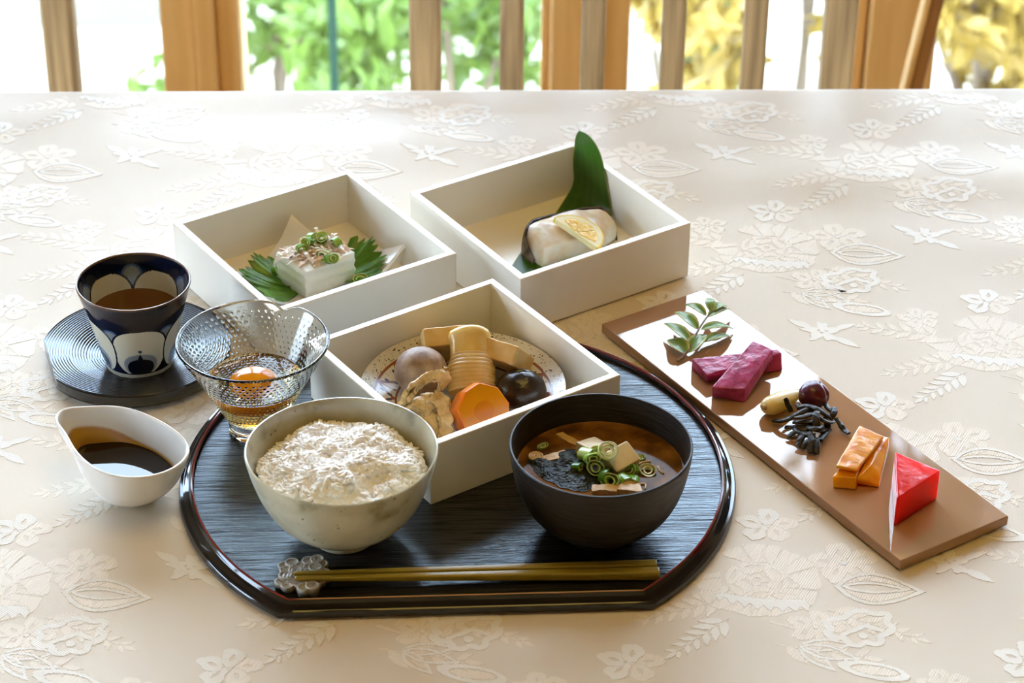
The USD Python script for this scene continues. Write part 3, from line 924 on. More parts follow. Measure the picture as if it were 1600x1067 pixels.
col[~isin & (zz > 0.0052) & (zz < 0.0062)] = NAVY
col[zz > ch - 0.0012] = BROWN
col[np.hypot(rr_, 0) < 0.001] = CREAM
c = thing("tea_cup", "flared blue and white porcelain tea cup with petal pattern, on the black saucer", "cup", (cx, cy, CUPZ), 0)
part(c, "body", cup, "porcelain_paint", smooth=True, color=col)
solo("tea", "brown tea filling the blue and white cup", "tea", lathe([(0, 0.030), (0.0297, 0.030), (0.0338, 0.0455), (0, 0.0456)], 90), "tea", (cx, cy, CUPZ), smooth=40)

# ------------------------------------------------------------------ glass bowl with a raw egg
gx_, gy_, gz_ = -0.1868, 0.0985, 0.0082
GR, GH = 0.0556, 0.0776
po = smooth_prof([(0.0185, 0.0), (0.0205, 0.0012), (0.0206, 0.006), (0.0222, 0.012), (0.0300, 0.028), (0.0430, 0.054), (0.0520, 0.070), (GR, GH - 0.0010)], 150)
pi_ = smooth_prof([(GR - 0.0022, GH - 0.0002), (0.0492, 0.0700), (0.0402, 0.054), (0.0268, 0.028), (0.020, 0.0155), (0.010, 0.0125), (0.002, 0.0122)], 60)
pg = np.vstack([[(0, 0.002), (0.014, 0.002), (0.0165, 0.0003)], po, [(GR - 0.0008, GH)], pi_, [(0, 0.0122)]])
NT = 540


def hobnail(R):
    m, n, _ = R.shape
    th = np.arange(n) * 2 * PI / n
    for i in range(3, 3 + len(po)):
        r, z = po[i - 3]
        if 0.0125 < z < GH - 0.007:
            row = (z - 0.0125) / 0.0036
            k = round(row)
            dz = (row - k) * 0.0036 * 1.15
            na = 62
            ph = (th / (2 * PI) * na + 0.5 * (k % 2)) % 1 - 0.5
            ds = ph * 2 * PI * r / na
            rad = 0.00052 + 0.00048 * min(1, (r - 0.02) / 0.03)
            b = 0.6 * np.sqrt(np.clip(rad ** 2 - ds ** 2 - dz ** 2, 0, None))
            R[i, :, 0] += b * np.cos(th)
            R[i, :, 1] += b * np.sin(th)
    # pinched spout at the back right gives the rim its heart shape
    a0 = math.radians(69)
    th2 = np.arctan2(R[..., 1], R[..., 0])
    d = (th2 - a0 + PI) % (2 * PI) - PI
    lift = np.clip((R[..., 2] - 0.028) / (GH - 0.028), 0, 1)
    k = 1 - lift ** 1.5 * (0.042 * np.exp(-(d / 0.12) ** 2) - 0.012 * np.exp(-((np.abs(d) - 0.38) / 0.2) ** 2))
    R[..., :2] *= k[..., None]
    R[..., 2] -= 0.0042 * lift ** 4 * np.exp(-(d / 0.13) ** 2)
    return R


c = thing("glass_bowl", "clear conical glass bowl with raised dots and a pinched rim, standing on the tray", "bowl", (gx_, gy_, gz_), 0)
part(c, "body", lathe(pg, NT, hobnail), "clear_glass", smooth=True)
e = thing("raw_egg", "raw egg with orange yolk in the dotted glass bowl", "egg", (gx_, gy_, gz_), 0)
rz = lambda z: float(np.interp(z, pi_[::-1, 1], pi_[::-1, 0]))
ez = 0.0440
wh = [(0, 0.0121), (0.002, 0.0121)] + [(rz(z) + 0.00025, z) for z in np.linspace(0.0126, ez, 24)] + [(rz(ez) - 0.0015, ez - 0.0004), (rz(ez) - 0.006, ez - 0.0006), (0, ez - 0.0006)]
part(e, "egg_white", lathe(wh, 120), "egg_white", smooth=50)
part(e, "yolk", move(blob(0.0185, 0.0185, 0.0125, 0.0003, 40, 3), [-0.001, 0.002, ez - 0.0075]), "egg_yolk", smooth=True)

# ------------------------------------------------------------------ soy dish
DX, DY = -0.2722, 0.0270
rimp = np.array([(-.3255, .0555), (-.3222, .0640), (-.3085, .0685), (-.2825, .0695), (-.2603, .0597), (-.2428, .0452), (-.2292, .0280), (-.2250, .0168), (-.2265, .0026), (-.2340, -.0090), (-.2460, -.0170), (-.2595, -.0196), (-.2773, -.0163), (-.2947, -.0033), (-.3092, .0182), (-.3194, .0400)]) - [DX, DY]
cl = np.vstack([rimp, rimp[:1]])
s = np.concatenate([[0], np.cumsum(np.linalg.norm(np.diff(cl, axis=0), axis=1))])
OUT = CubicSpline(s, cl, bc_type="periodic")(np.linspace(0, s[-1], 145)[:-1])
oang = np.unwrap(np.arctan2(OUT[:, 1], OUT[:, 0]))
tipk = np.clip(np.linalg.norm(OUT, axis=1) / 0.062, 0, 1) ** 4


def dish_ring(f, z, circ, inset=0.0):
    rad = np.linalg.norm(OUT, axis=1) - inset
    c_ = np.stack([np.cos(oang), np.sin(oang)], -1)
    q = c_ * ((1 - circ) * rad * f + circ * 0.047 * f)[:, None]
    return np.column_stack([q, np.full(len(q), z)])


so = [(0.30, 0.0, 1.0), (0.36, 0.0006, 1.0), (0.46, 0.003, .8), (0.62, 0.009, .45), (0.78, 0.019, .18), (0.90, 0.031, .05), (0.96, 0.039, .0), (1.0, 0.0455, 0)]
R = [dish_ring(f, z, k) for f, z, k in so] + [dish_ring(1.0, 0.0465, 0, 0.001), dish_ring(1.0, 0.0462, 0, 0.0024)]
si = [(0.955, 0.039, .0), (0.89, 0.031, .05), (0.77, 0.021, .18), (0.59, 0.012, .45), (0.40, 0.0065, .8), (0.2, 0.0050, 1.0), (0.02, 0.0046, 1)]
R += [dish_ring(f, z, k, 0.0025) for f, z, k in si]
R = np.array(R)
u = np.linspace(0, len(R) - 1, 120)
Rs = PchipInterpolator(np.arange(len(R)), R, axis=0)(u)
dish = rings(Rs)
V = np.array(dish.vertices)
col = np.tile([0.80, 0.775, 0.73], (len(V), 1))
inside = np.zeros(len(V), bool)
inside[: len(Rs) * 144] = np.repeat(u > 9.0, 144)
a = np.arctan2(V[:, 1], V[:, 0])
hi = 0.0245 + 0.0095 * np.exp(-((a - 2.35) / 0.60) ** 2)
stain = np.clip((hi - V[:, 2]) / 0.0016, 0, 1) * inside
col = col * (1 - stain[:, None]) + np.array([0.42, 0.20, 0.015]) * stain[:, None]
dk = np.clip((hi - 0.006 - V[:, 2]) / 0.005, 0, 1) * stain * 0.6
col = col * (1 - dk[:, None]) + np.array([0.16, 0.06, 0.006]) * dk[:, None]
c = thing("soy_sauce_dish", "deep white porcelain dish with one pointed end, left of the tray", "dish", (DX, DY, 0.0006), 0)
part(c, "body", dish, "dish_paint", smooth=True, color=col)
SZ = 0.0218
lv = Rs[int(np.argmin(np.abs(Rs[:, 0, 2] - SZ) + (u <= 9) * 9))].copy()
lv[:, 2] = SZ
lo_ = lv * [0.9, 0.9, 1] - [0, 0, 0.004]
solo("soy_sauce", "dark soy sauce in the pointed white dish", "sauce", rings(np.array([lo_, lv * [1.004, 1.004, 1], lv * [0.97, 0.97, 1] - [0, 0, 0.0003], lv * [0.02, 0.02, 1] - [0, 0, 0.0003]])), "soy_sauce", (DX, DY, 0.0006), smooth=40)

# ------------------------------------------------------------------ rice bowl
rx, ry, RZ = -0.1150, -0.0300, 0.0082
ro = smooth_prof([(0.0215, 0.0), (0.0235, 0.0006), (0.0236, 0.0050), (0.0246, 0.0068), (0.034, 0.0115), (0.046, 0.022), (0.0558, 0.038), (0.0622, 0.056), (0.0655, 0.0708)], 70)
ri = smooth_prof([(0.0640, 0.0720), (0.0625, 0.068), (0.0586, 0.052), (0.0505, 0.034), (0.040, 0.020), (0.025, 0.011), (0.004, 0.0085)], 50)
pr = np.vstack([[(0, 0.004), (0.020, 0.004), (0.0208, 0.0004)], ro, [(0.0651, 0.0718)], ri, [(0, 0.0085)]])


def handmade(R):
    a = np.arctan2(R[..., 1], R[..., 0])
    R[..., :2] *= (1 + 0.006 * np.sin(2 * a + 1) + 0.004 * np.sin(3 * a))[..., None]
    R[..., 2] += 0.0006 * np.sin(2 * a + 0.6) * np.clip(R[..., 2] / 0.07, 0, 1)
    return R


solo("rice_bowl", "grey-green speckled pottery bowl holding white rice", "bowl", lathe(pr, 140, handmade), "celadon", (rx, ry, RZ), smooth=40)
rng = np.random.default_rng(5)


def heap(x, y):
    q = np.clip(np.hypot(x + 0.001, y) / 0.0575, 0, 1)
    P = np.stack([x * 42 + 3, y * 42 + 5, 0 * x], -1)
    P2 = np.stack([x * 110 + 3, y * 110 + 5, 0 * x], -1)
    return 0.0515 + 0.0185 * (1 - q ** 2) ** 0.8 + 0.0190 * (meshkit.noise(P, 4) - 0.5) * (1 - q ** 4) + 0.006 * (meshkit.noise(P2, 6) - 0.5)


n = 2600
a, q = rng.uniform(0, 2 * PI, n), 0.0562 * np.sqrt(rng.uniform(0, 1, n))
gxp, gyp = q * np.cos(a), q * np.sin(a)
base = trimesh.creation.icosphere(1)
bv = np.array(base.vertices)
bv[:, 0] = np.sign(bv[:, 0]) * np.abs(bv[:, 0]) ** 0.9
bv = bv * [0.0038, 0.00168, 0.0016]
vs, fs = [], []
eps = 0.001
for i in range(n):
    x_, y_ = gxp[i], gyp[i]
    z_ = float(heap(np.array(x_), np.array(y_)))
    nx = -(float(heap(np.array(x_ + eps), np.array(y_))) - z_) / eps if i % 4 == 0 else rng.normal(0, 0.4)
    ny = -(float(heap(np.array(x_), np.array(y_ + eps))) - z_) / eps if i % 4 == 0 else rng.normal(0, 0.4)
    nn = np.array([nx * 0.7, ny * 0.7, 1.0]) + rng.normal(0, 0.30, 3)
    nn /= np.linalg.norm(nn)
    d = np.array([math.cos(a[i] * 7.3), math.sin(a[i] * 7.3), 0])
    d = d - nn * d.dot(nn)
    d /= np.linalg.norm(d)
    e2 = np.cross(nn, d)
    sc_ = rng.uniform(0.85, 1.15)
    bend = bv.copy()
    bend[:, 2] += 40 * bend[:, 0] ** 2
    v = bend * sc_ @ np.array([d, e2, nn]) + [x_, y_, z_ + rng.uniform(-0.0010, 0.0009)]
    vs.append(v)
    fs.append(np.array(base.faces) + 42 * i)
rice = tm(np.vstack(vs), np.vstack(fs))
ra, rq = np.meshgrid(np.linspace(0, 2 * PI, 61)[:-1], np.linspace(0.0002, 0.0564, 24))
px, py = rq * np.cos(ra), rq * np.sin(ra)
under = np.stack([px, py, heap(px, py) - 0.0009], -1)
low = under[-1:] * [0.9, 0.9, 1] - [0, 0, 0.012]
rice = cat_([rice, rings(np.concatenate([under, low])[::-1])])
solo("cooked_rice", "heap of loose white steamed rice in the grey-green bowl", "rice", rice, "rice_grain", (rx, ry, RZ), smooth=True, kind="stuff")

# ------------------------------------------------------------------ soup bowl
mx, my, MZ = 0.0615, -0.0195, 0.0082
ro = smooth_prof([(0.0255, 0.0), (0.0275, 0.0006), (0.0272, 0.0060), (0.0300, 0.0085), (0.0420, 0.0145), (0.0525, 0.0280), (0.0588, 0.0450), (0.0620, 0.0625), (0.0628, 0.0706)], 70)
ri = smooth_prof([(0.0612, 0.0716), (0.0600, 0.062), (0.0567, 0.0450), (0.0500, 0.029), (0.038, 0.0165), (0.020, 0.0115), (0.004, 0.0105)], 50)
pr = np.vstack([[(0, 0.005), (0.023, 0.005), (0.0245, 0.0003)], ro, [(0.0623, 0.0716)], ri, [(0, 0.0105)]])
solo("soup_bowl", "dark brown turned wooden bowl holding soup, right of the rice", "bowl", lathe(pr, 160), "bowl_wood", (mx, my, MZ), smooth=40)
LZ = 0.0500
solo("miso_soup", "cloudy brown miso soup in the dark wooden bowl", "soup", lathe([(0, LZ - 0.012), (0.0535, LZ - 0.012), (0.0579, LZ + 0.0006), (0.0572, LZ + 0.0001), (0.0560, LZ), (0, LZ)], 120), "miso_soup", (mx, my, MZ), smooth=40)
SURF = MZ + LZ


def sp_(u, v, dz=0.0):
    return at(u, v, SURF + dz)


def heap_leaf(pts, z_amp, seed, name, label, catg, material, th=0.0012):
    """A crinkled leaf whose outline is given in table points; it lies at the height of those points."""
    P = np.array(pts)
    c0 = P.mean(0)
    cl_ = np.vstack([P, P[:1]])
    s_ = np.concatenate([[0], np.cumsum(np.linalg.norm(np.diff(cl_, axis=0), axis=1))])
    O = CubicSpline(s_, cl_ - c0, bc_type="periodic")(np.linspace(0, s_[-1], 73))
    O = O * (1 + 0.16 * (meshkit.noise(np.stack([O[:, 0] * 420, O[:, 1] * 420, 0 * O[:, 0] + seed], -1), 5) - 0.5))[:, None]
    O[-1] = O[0]
    t_ = np.linspace(0.03, 1, 26)[:, None, None]
    G = O[None] * t_
    nz = meshkit.fbm(np.stack([G[..., 0] * 130 + 9, G[..., 1] * 130 + 9, 0 * G[..., 0] + seed], -1), 3, seed)
    G[..., 2] += z_amp * (nz - 0.45) * 2 * (1 - t_[..., 0] ** 3) + z_amp * 0.8 * (1 - t_[..., 0] ** 2)
    return solo(name, label, catg, sheet(np.ascontiguousarray(G), th), material, c0, smooth=True)


heap_leaf([sp_(*q, 0.0) for q in ((826, 716), (842, 722), (860, 714), (880, 705), (898, 704), (915, 716), (936, 738), (944, 758), (925, 766), (895, 766), (862, 755), (838, 738))], 0.0036, 3, "seaweed", "dark crinkled seaweed floating at the left of the soup", "seaweed", "seaweed")


def tofu_cube(name, label, u, v, dz, size, yaw, tilt, material):
    m = refine(rbox(-size[0] / 2, size[0] / 2, -size[1] / 2, size[1] / 2, -size[2] / 2, size[2] / 2, 0.0012), 0.003)
    m = jitter(m, 0.0004, 160, 5)
    rot(m, tilt[0], [1, 0, 0]), rot(m, tilt[1], [0, 1, 0]), rot(m, yaw, [0, 0, 1])
    return solo(name, label, "tofu", m, material, sp_(u, v, dz), smooth=40)


tofu_cube("tofu_cube", "pale tofu cube in the middle of the soup, right of the scallion heap", 969, 722, 0.004, (0.020, 0.017, 0.018), 35, (26, -8), "soup_tofu")
tofu_cube("tofu_cube", "smaller tofu cube in the soup, mostly hidden behind the scallion heap", 925, 706, 0.001, (0.018, 0.016, 0.014), 40, (-8, 10), "soup_tofu")


def strip(name, label, catg, pts, w, th, material, seed=0, group=None):
    p = curve(pts, 14)
    c0 = p.mean(0)
    t_ = np.gradient(p, axis=0)
    side = np.cross(t_, [0, 0, 1.0])
    side /= np.linalg.norm(side, axis=1, keepdims=True)
    G = (p - c0)[:, None] + side[:, None] * np.linspace(-w / 2, w / 2, 6)[None, :, None]
    nz = meshkit.fbm(G * 300 + 3, 2, seed) - 0.5
    G[..., 2] += 0.0012 * nz
    return solo(name, label, catg, sheet(G, th), material, c0, smooth=40, group=group)


strip("fried_tofu", "fried tofu strip at the front rim of the soup, left of the scallion", "fried tofu", [sp_(926, 766, 0.001), sp_(944, 765, 0.002), sp_(964, 766, 0.002)], 0.007, 0.004, "fried_tofu", 1)
strip("fried_tofu", "broad golden fried tofu piece at the front right of the soup", "fried tofu", [sp_(962, 760, 0.002), sp_(980, 762, 0.002), sp_(1000, 764, 0.0005)], 0.011, 0.004, "fried_tofu", 2)
strip("fried_tofu", "thin fried tofu strip at the left of the soup behind the seaweed", "fried tofu", [sp_(842, 722, 0.0), sp_(862, 716, 0.001), sp_(886, 709, 0.0)], 0.007, 0.003, "fried_tofu", 3)
strip("fried_tofu", "brownish fried tofu strip sinking at the back left of the soup", "fried tofu", [sp_(874, 678, 0.0), sp_(886, 686, 0.0003), sp_(902, 694, -0.001)], 0.006, 0.002, "enoki", 4)
m = [tube([[0.0046 * k * math.cos(t), 0.0046 * k * math.sin(t), 0.0006] for t in np.linspace(0, 2 * PI, 22)], [0.0010], 8) for k in (1.0, 0.62, 0.3)]
solo("fried_tofu_curl", "curled round piece floating at the left rim of the soup", "fried tofu", cat_(m + [move(blob(0.005, 0.0045, 0.0012), [0, 0, -0.0006])]), "enoki", sp_(837, 714, 0.001), smooth=True)
for i, q in enumerate([[(995, 727), (1006, 722), (1017, 721)], [(1028, 729), (1031, 735), (1037, 740)], [(998, 757), (1006, 756), (1008, 764)], [(990, 722), (996, 716), (1002, 715)]]):
    solo("enoki_mushroom", ["straight enoki strand just right of the soup tofu cube", "short enoki strand nearest the right rim of the soup", "hooked enoki strand by the front right fried tofu", "tiny enoki strand behind the soup tofu cube at the right"][i], "mushroom", (lambda P: tube(P - P.mean(0), [0.0009, 0.0007], 8, 14))(np.array([sp_(*k, 0.0003) for k in q])), "enoki", np.array([sp_(*k, 0.0003) for k in q]).mean(0), smooth=True)


def scallion(label, pos, r, L, tilt, yaw, dark, group, oval=1.0, layers=2):
    """One cut ring: green skin, pale cut face and inner layers."""
    ms, cs = [], []
    G_ = np.array([(0.065, 0.21, 0.016), (0.20, 0.40, 0.035), (0.48, 0.62, 0.17)][dark])
    pale = np.array([(0.42, 0.60, 0.16), (0.58, 0.70, 0.28), (0.80, 0.84, 0.56)][dark])
    for k in range(layers):
        ro_ = r * (1 - 0.42 * k)
        w = r * 0.17
        P = np.array([(ro_ - w, -L / 2), (ro_ - 0.2 * w, -L / 2), (ro_, -L / 2 + 0.2 * w), (ro_, L / 2 - 0.2 * w), (ro_ - 0.2 * w, L / 2), (ro_ - w, L / 2), (ro_ - w, -L / 2)])
        t_ = np.arange(36) * 2 * PI / 36
        wob = 1 + 0.05 * np.sin(2 * t_ + yaw + k) + 0.03 * np.sin(3 * t_ + k)
        R_ = np.stack([P[:, None, 0] * np.cos(t_) * wob, P[:, None, 0] * np.sin(t_) * wob * oval, np.broadcast_to(P[:, None, 1] * (1 - 0.1 * k), (7, 36))], -1)
        m_ = rings(R_, closed_ends=False)
        ms.append(m_)
        kk = np.array([0, 0.2, 1, 1, 0.2, 0, 0])
        cc = pale[None] * (1 - kk[:, None]) + G_[None] * kk[:, None]
        if k:
            cc = np.clip(cc * 0.4 + pale * 0.75, 0, 1)
        cs.append(np.repeat(cc, 36, axis=0))
    m_ = cat_(ms)
    rot(m_, tilt, [1, 0, 0])
    rot(m_, yaw, [0, 0, 1])
    return solo("scallion_ring", label, "scallion", m_, "scallion_paint", pos, smooth=True, color=np.vstack(cs), group=group)


SG = "scallion rings on the soup"
for (u, v, dz, r, L, ti, ya, dk, ov, lab) in [
    (950, 704, 0.0185, 0.0066, 0.006, 48, 8, 2, 1.0, "large pale scallion ring facing forward on top of the soup heap"),
    (917, 710, 0.008, 0.0052, 0.010, 75, 50, 2, 0.8, "pale green scallion piece at the left of the soup heap"),
    (925, 717, 0.009, 0.0055, 0.006, 62, 20, 1, 0.8, "green scallion ring at the middle left of the soup heap"),
    (933, 706, 0.010, 0.0045, 0.006, 30, -20, 1, 0.8, "small green scallion ring behind the large pale ring in soup"),
    (931, 731, 0.006, 0.0062, 0.006, 55, -10, 0, 0.9, "dark green scallion ring at the front of the soup heap"),
    (903, 730, 0.003, 0.0042, 0.006, 70, 60, 0, 0.8, "small dark scallion ring lying on the seaweed in the soup"),
    (944, 743, 0.004, 0.0062, 0.005, 82, 70, 0, 0.6, "upright dark scallion ring left of the front ring in soup"),
    (955, 752, 0.003, 0.0070, 0.007, 50, -30, 0, 0.85, "big dark scallion ring nearest the front rim of the soup"),
    (978, 724, 0.007, 0.0048, 0.006, 80, 120, 0, 0.5, "dark scallion sliver lying against the soup tofu cube"),
    (984, 733, 0.003, 0.0066, 0.005, 60, -40, 1, 0.8, "green scallion ring right of the soup tofu cube"),
    (975, 749, 0.003, 0.0050, 0.009, 85, 30, 1, 0.6, "long green scallion piece in front of the soup tofu cube"),
    (988, 750, 0.002, 0.0045, 0.008, 80, -10, 1, 0.6, "short upright green scallion piece at the front right of soup"),
    (1012, 736, 0.001, 0.0060, 0.004, 25, 10, 2, 0.9, "single pale scallion ring floating alone at the soup's right"),
    (999, 716, 0.0, 0.0045, 0.003, 5, 10, 0, 0.7, "dark scallion ring floating behind the tofu at the soup's right"),
    (848, 698, 0.0, 0.0045, 0.003, 8, 40, 1, 0.6, "scallion ring floating at the far left rim of the soup"),
]:
    scallion(lab, sp_(u, v, dz), r, L, ti, ya, dk, None, ov)

# ------------------------------------------------------------------ chopsticks and rest
RX, RY, RZ0 = -0.1385, -0.0815, 0.0082
c = thing("chopstick_rest", "small grey-white ceramic chopstick rest moulded as clustered plum blossoms", "chopstick rest", (RX, RY, RZ0), 0)


def petal_disc(x, y, r, z, seed, dish=0.0010):
    """A round petal: raised lip, sunken middle with fine ribs; colour is glaze that thins on the edges."""
    rr = np.linspace(0.03, 1, 14)
    t_ = np.arange(40) * 2 * PI / 40
    prof_z = np.interp(rr, [0, 0.55, 0.82, 0.93, 1.0], [-dish, -dish * 0.8, 0, -0.0001, -0.0009])
    g = np.random.default_rng(seed).uniform(0, PI)
    top = np.stack([rr[:, None] * r * np.cos(t_) * 1.0, rr[:, None] * r * np.sin(t_) * 0.92, prof_z[:, None] + 0.00022 * np.sin((rr[:, None] * np.cos(t_ - g)) * 13) * (rr[:, None] < 0.75) + z], -1)
    side = np.stack([np.concatenate([[1.0 * r * np.cos(t_)], [0.90 * r * np.cos(t_)]]), 0.92 * np.concatenate([[1.0 * r * np.sin(t_)], [0.90 * r * np.sin(t_)]]), np.concatenate([[np.full(40, z - 0.003)], [np.full(40, 0.0)]])], -1)
    R_ = np.concatenate([top, side])[::-1]
    cc = np.concatenate([np.interp(rr, [0, 0.6, 0.84, 1.0], [0.62, 0.55, 0.80, 0.70]), [0.5, 0.36]])[::-1]
    cc = np.repeat(cc, 40)[:, None] * np.array([0.66, 0.63, 0.56])
    cc = np.vstack([cc, cc[-1:] * 0 + [0.2, 0.19, 0.17], cc[-1:]])
    return move(rings(R_), [x, y, 0]), cc


blossoms = [(-0.0092, 0.0062), (0.0058, 0.0098), (-0.0100, -0.0072), (0.0030, -0.0118), (0.0085, -0.0010)]
k = 0
for bi, (bx_, by_) in enumerate(blossoms):
    ms, cs = [], []
    for i in range(5):
        a = 2 * PI * i / 5 + bi * 0.9 + 0.3
        x_, y_ = bx_ + 0.0050 * math.cos(a), by_ + 0.0046 * math.sin(a)
        m_, cc = petal_disc(x_, y_, 0.0049, 0.0068 + 0.0004 * math.sin(i * 2.1 + bi) + 0.0004 * bi % 0.0008 - (0.0014 if abs(y_ + 0.0095) < 0.0035 else 0), k, 0.0010)
        ms.append(m_), cs.append(cc)
        k += 1
    t_ = np.linspace(0, 2 * PI, 18)
    pt = np.stack([bx_ + 0.0012 * np.cos(t_), by_ + 0.0012 * np.sin(t_), 0 * t_ + 0.0071], -1)
    tb = tube(pt, [0.0004], 6)
    ms.append(tb), cs.append(np.tile([0.55, 0.52, 0.46], (len(tb.vertices), 1)))
    part(c, "blossom", cat_(ms), "rest_glaze", smooth=True, color=np.vstack(cs))
core = rbox(-0.0125, 0.0115, -0.0125, 0.0125, 0, 0.0062, 0.003)
part(c, "base", core, "rest_glaze", smooth=True, color=np.tile([0.36, 0.34, 0.30], (len(core.vertices), 1)))


def chopstick(p0, p1, label):
    p0, p1 = np.array(p0), np.array(p1)
    d = (p1 - p0) / np.linalg.norm(p1 - p0)
    a = np.cross(d, [0, 0, 1])
    a /= np.linalg.norm(a)
    b = np.cross(a, d)
    ring_ = []
    t_ = (np.arange(24) + 0.5) * 2 * PI / 24
    ct, st = np.cos(t_), np.sin(t_)
    for s_, h in ((0, 0.0009), (0.004, 0.0016), (0.02, 0.0017), (0.35, 0.0024), (0.995, 0.0037), (1.0, 0.0034)):
        e_ = 0.45 if s_ > 0.3 else 0.7
        ring_.append(p0 + (p1 - p0) * s_ + h * (np.sign(ct) * np.abs(ct) ** e_)[:, None] * a + h * (np.sign(st) * np.abs(st) ** e_)[:, None] * b - p1)
    solo("chopstick", label, "chopstick", rings(np.array(ring_)), "chopstick_lacquer", p1, smooth=35)


chopstick((-0.1450, -0.0865, 0.0167), (0.1000, -0.0672, 0.0121), "olive lacquered chopstick, the far one of the pair, on the rest")
chopstick((-0.1440, -0.0915, 0.0167), (0.1013, -0.0755, 0.0121), "olive lacquered chopstick, the near one of the pair, on the rest")

# ------------------------------------------------------------------ left box: square dish, shiso, tofu
Bz = 0.0006 + 0.0046


def in_b1(u, v, z):
    return np.array(in_box(B1, u, v, z))


n = 49
gu, gv = np.meshgrid(np.linspace(-1, 1, n), np.linspace(-1, 1, n), indexing="ij")
half = 0.0535
bow = 1 - 0.10 * (1 - gv ** 2) * np.abs(gu) - 0.0
bow2 = 1 - 0.10 * (1 - gu ** 2) * np.abs(gv)


def dish_z(px, py):
    """Height of the square dish over its own plan, corners turned up."""
    q = np.hypot(px, py) / (half * 1.414)
    return 0.0030 + 0.0225 * np.clip((q - 0.30) / 0.70, 0, 1) ** 1.5


px, py = half * gu * bow, half * gv * bow2
G = np.stack([px, py, dish_z(px, py)], -1)
DC = in_b1(0.0822, 0.0828, Bz)
DYAW = B1[1] + 29
dm = sheet(G, 0.0030)
footm = lathe([(0, 0), (0.024, 0), (0.025, 0.0008), (0.0245, 0.0032), (0, 0.0032)], 60)
c = thing("square_dish", "white square porcelain dish with turned-up corners inside the left box", "dish", DC, DYAW)
part(c, "plate", dm, "white_porcelain", smooth=40)
part(c, "foot", footm, "white_porcelain", smooth=30)


def over_dish(p):
    """Height of the dish's top face under a table point, in table coordinates."""
    q = loc(DC, DYAW, p)
    return DC[2] + dish_z(q[0], q[1]) + 0.0015


def shiso(label, root, ang, R_, span, ruffle, seed):
    """A serrated leaf spread on the dish: its blade fans out from the root in table coordinates."""
    nr, na = 22, 118
    rr = np.linspace(0.04, 1, nr)[:, None]
    aa = np.linspace(-span, span, na)[None]
    saw = np.abs(((np.arange(na) / 6.55) % 1) - 0.35)
    edge = R_ * (np.cos(aa * 0.5) ** 0.6) * (1 + 0.24 * (0.4 - saw)[None])
    r_ = rr * edge
    x_ = root[0] + r_ * np.cos(ang + aa + 0.12 * (rr ** 2) * np.sin(6 * aa))
    y_ = root[1] + r_ * np.sin(ang + aa)
    q = np.stack([x_, y_], -1)
    z_ = np.array([[over_dish((q[i, j, 0], q[i, j, 1], 0)) for j in range(na)] for i in range(nr)]) + 0.0010
    z_ = z_ + ruffle * rr ** 1.5 * (0.55 + 0.45 * np.sin(aa * 9 + seed)) + 0.0012 * np.cos(aa * 24) * rr * 0.4
    G = np.stack([x_, y_, z_], -1) - root
    p = thing("shiso_leaf", label, "leaf", root)
    part(p, "blade", sheet(G, 0.0004), "shiso_leaf", smooth=True)
    vein = tube([G[1, na // 2] + [0, 0, .0003], G[nr // 2, na // 2] + [0, 0, .0005], G[-2, na // 2] + [0, 0, .0003]], [0.0006, 0.0002], 6, 16)
    part(p, "vein", vein, "shiso_leaf", smooth=True)


tb = in_b1(0.084, 0.082, 0)
shiso("serrated green shiso leaf spread at the left of the tofu block", np.array([tb[0] - 0.010, tb[1] - 0.012, over_dish(tb)]), math.radians(184), 0.047, 1.15, 0.006, 1)
shiso("serrated green shiso leaf showing at the right behind the tofu block", np.array([tb[0] + 0.010, tb[1] + 0.006, over_dish(tb)]), math.radians(12), 0.043, 1.0, 0.009, 4)

m = refine(rbox(0, 0.0490, 0, 0.0405, 0, 0.0255, 0.0010), 0.0022)
v = np.array(m.vertices)
v[:, 1] += 0.0007 * np.sin(v[:, 2] * 700 + v[:, 0] * 60) * (v[:, 1] < 0.01)
v[:, 0] += 0.0009 * (meshkit.fbm(v * 170, 3, 2) - 0.5) + 0.0006 * np.sin(v[:, 2] * 800)
m = jitter(tm(v, m.faces), 0.0004, 220, 4)
TFZ = 0.0105
tpos = in_b1(0.0618, 0.0606, TFZ)
TYAW = B1[1] + 6.0
solo("tofu_block", "white silken tofu block topped with flakes in the left box", "tofu", m, "tofu", tpos, TYAW, smooth=45)
rng = np.random.default_rng(12)


def flake(rng, x, y, z, L, w, curl):
    a = rng.uniform(0, 2 * PI)
    t_ = np.linspace(-0.5, 0.5, 8)
    p = np.stack([L * t_ * math.cos(a), L * t_ * math.sin(a), curl * np.sin(t_ * 6 + rng.uniform(0, 6))], -1)
    sd = np.array([-math.sin(a), math.cos(a), rng.uniform(-0.5, 0.5)])
    G = p[:, None] + sd[None, None] * np.linspace(-w / 2, w / 2, 3)[None, :, None] * (1 - 0.6 * np.abs(t_ * 2) ** 2)[:, None, None]
    return move(sheet(G, 0.00022), [x, y, z])


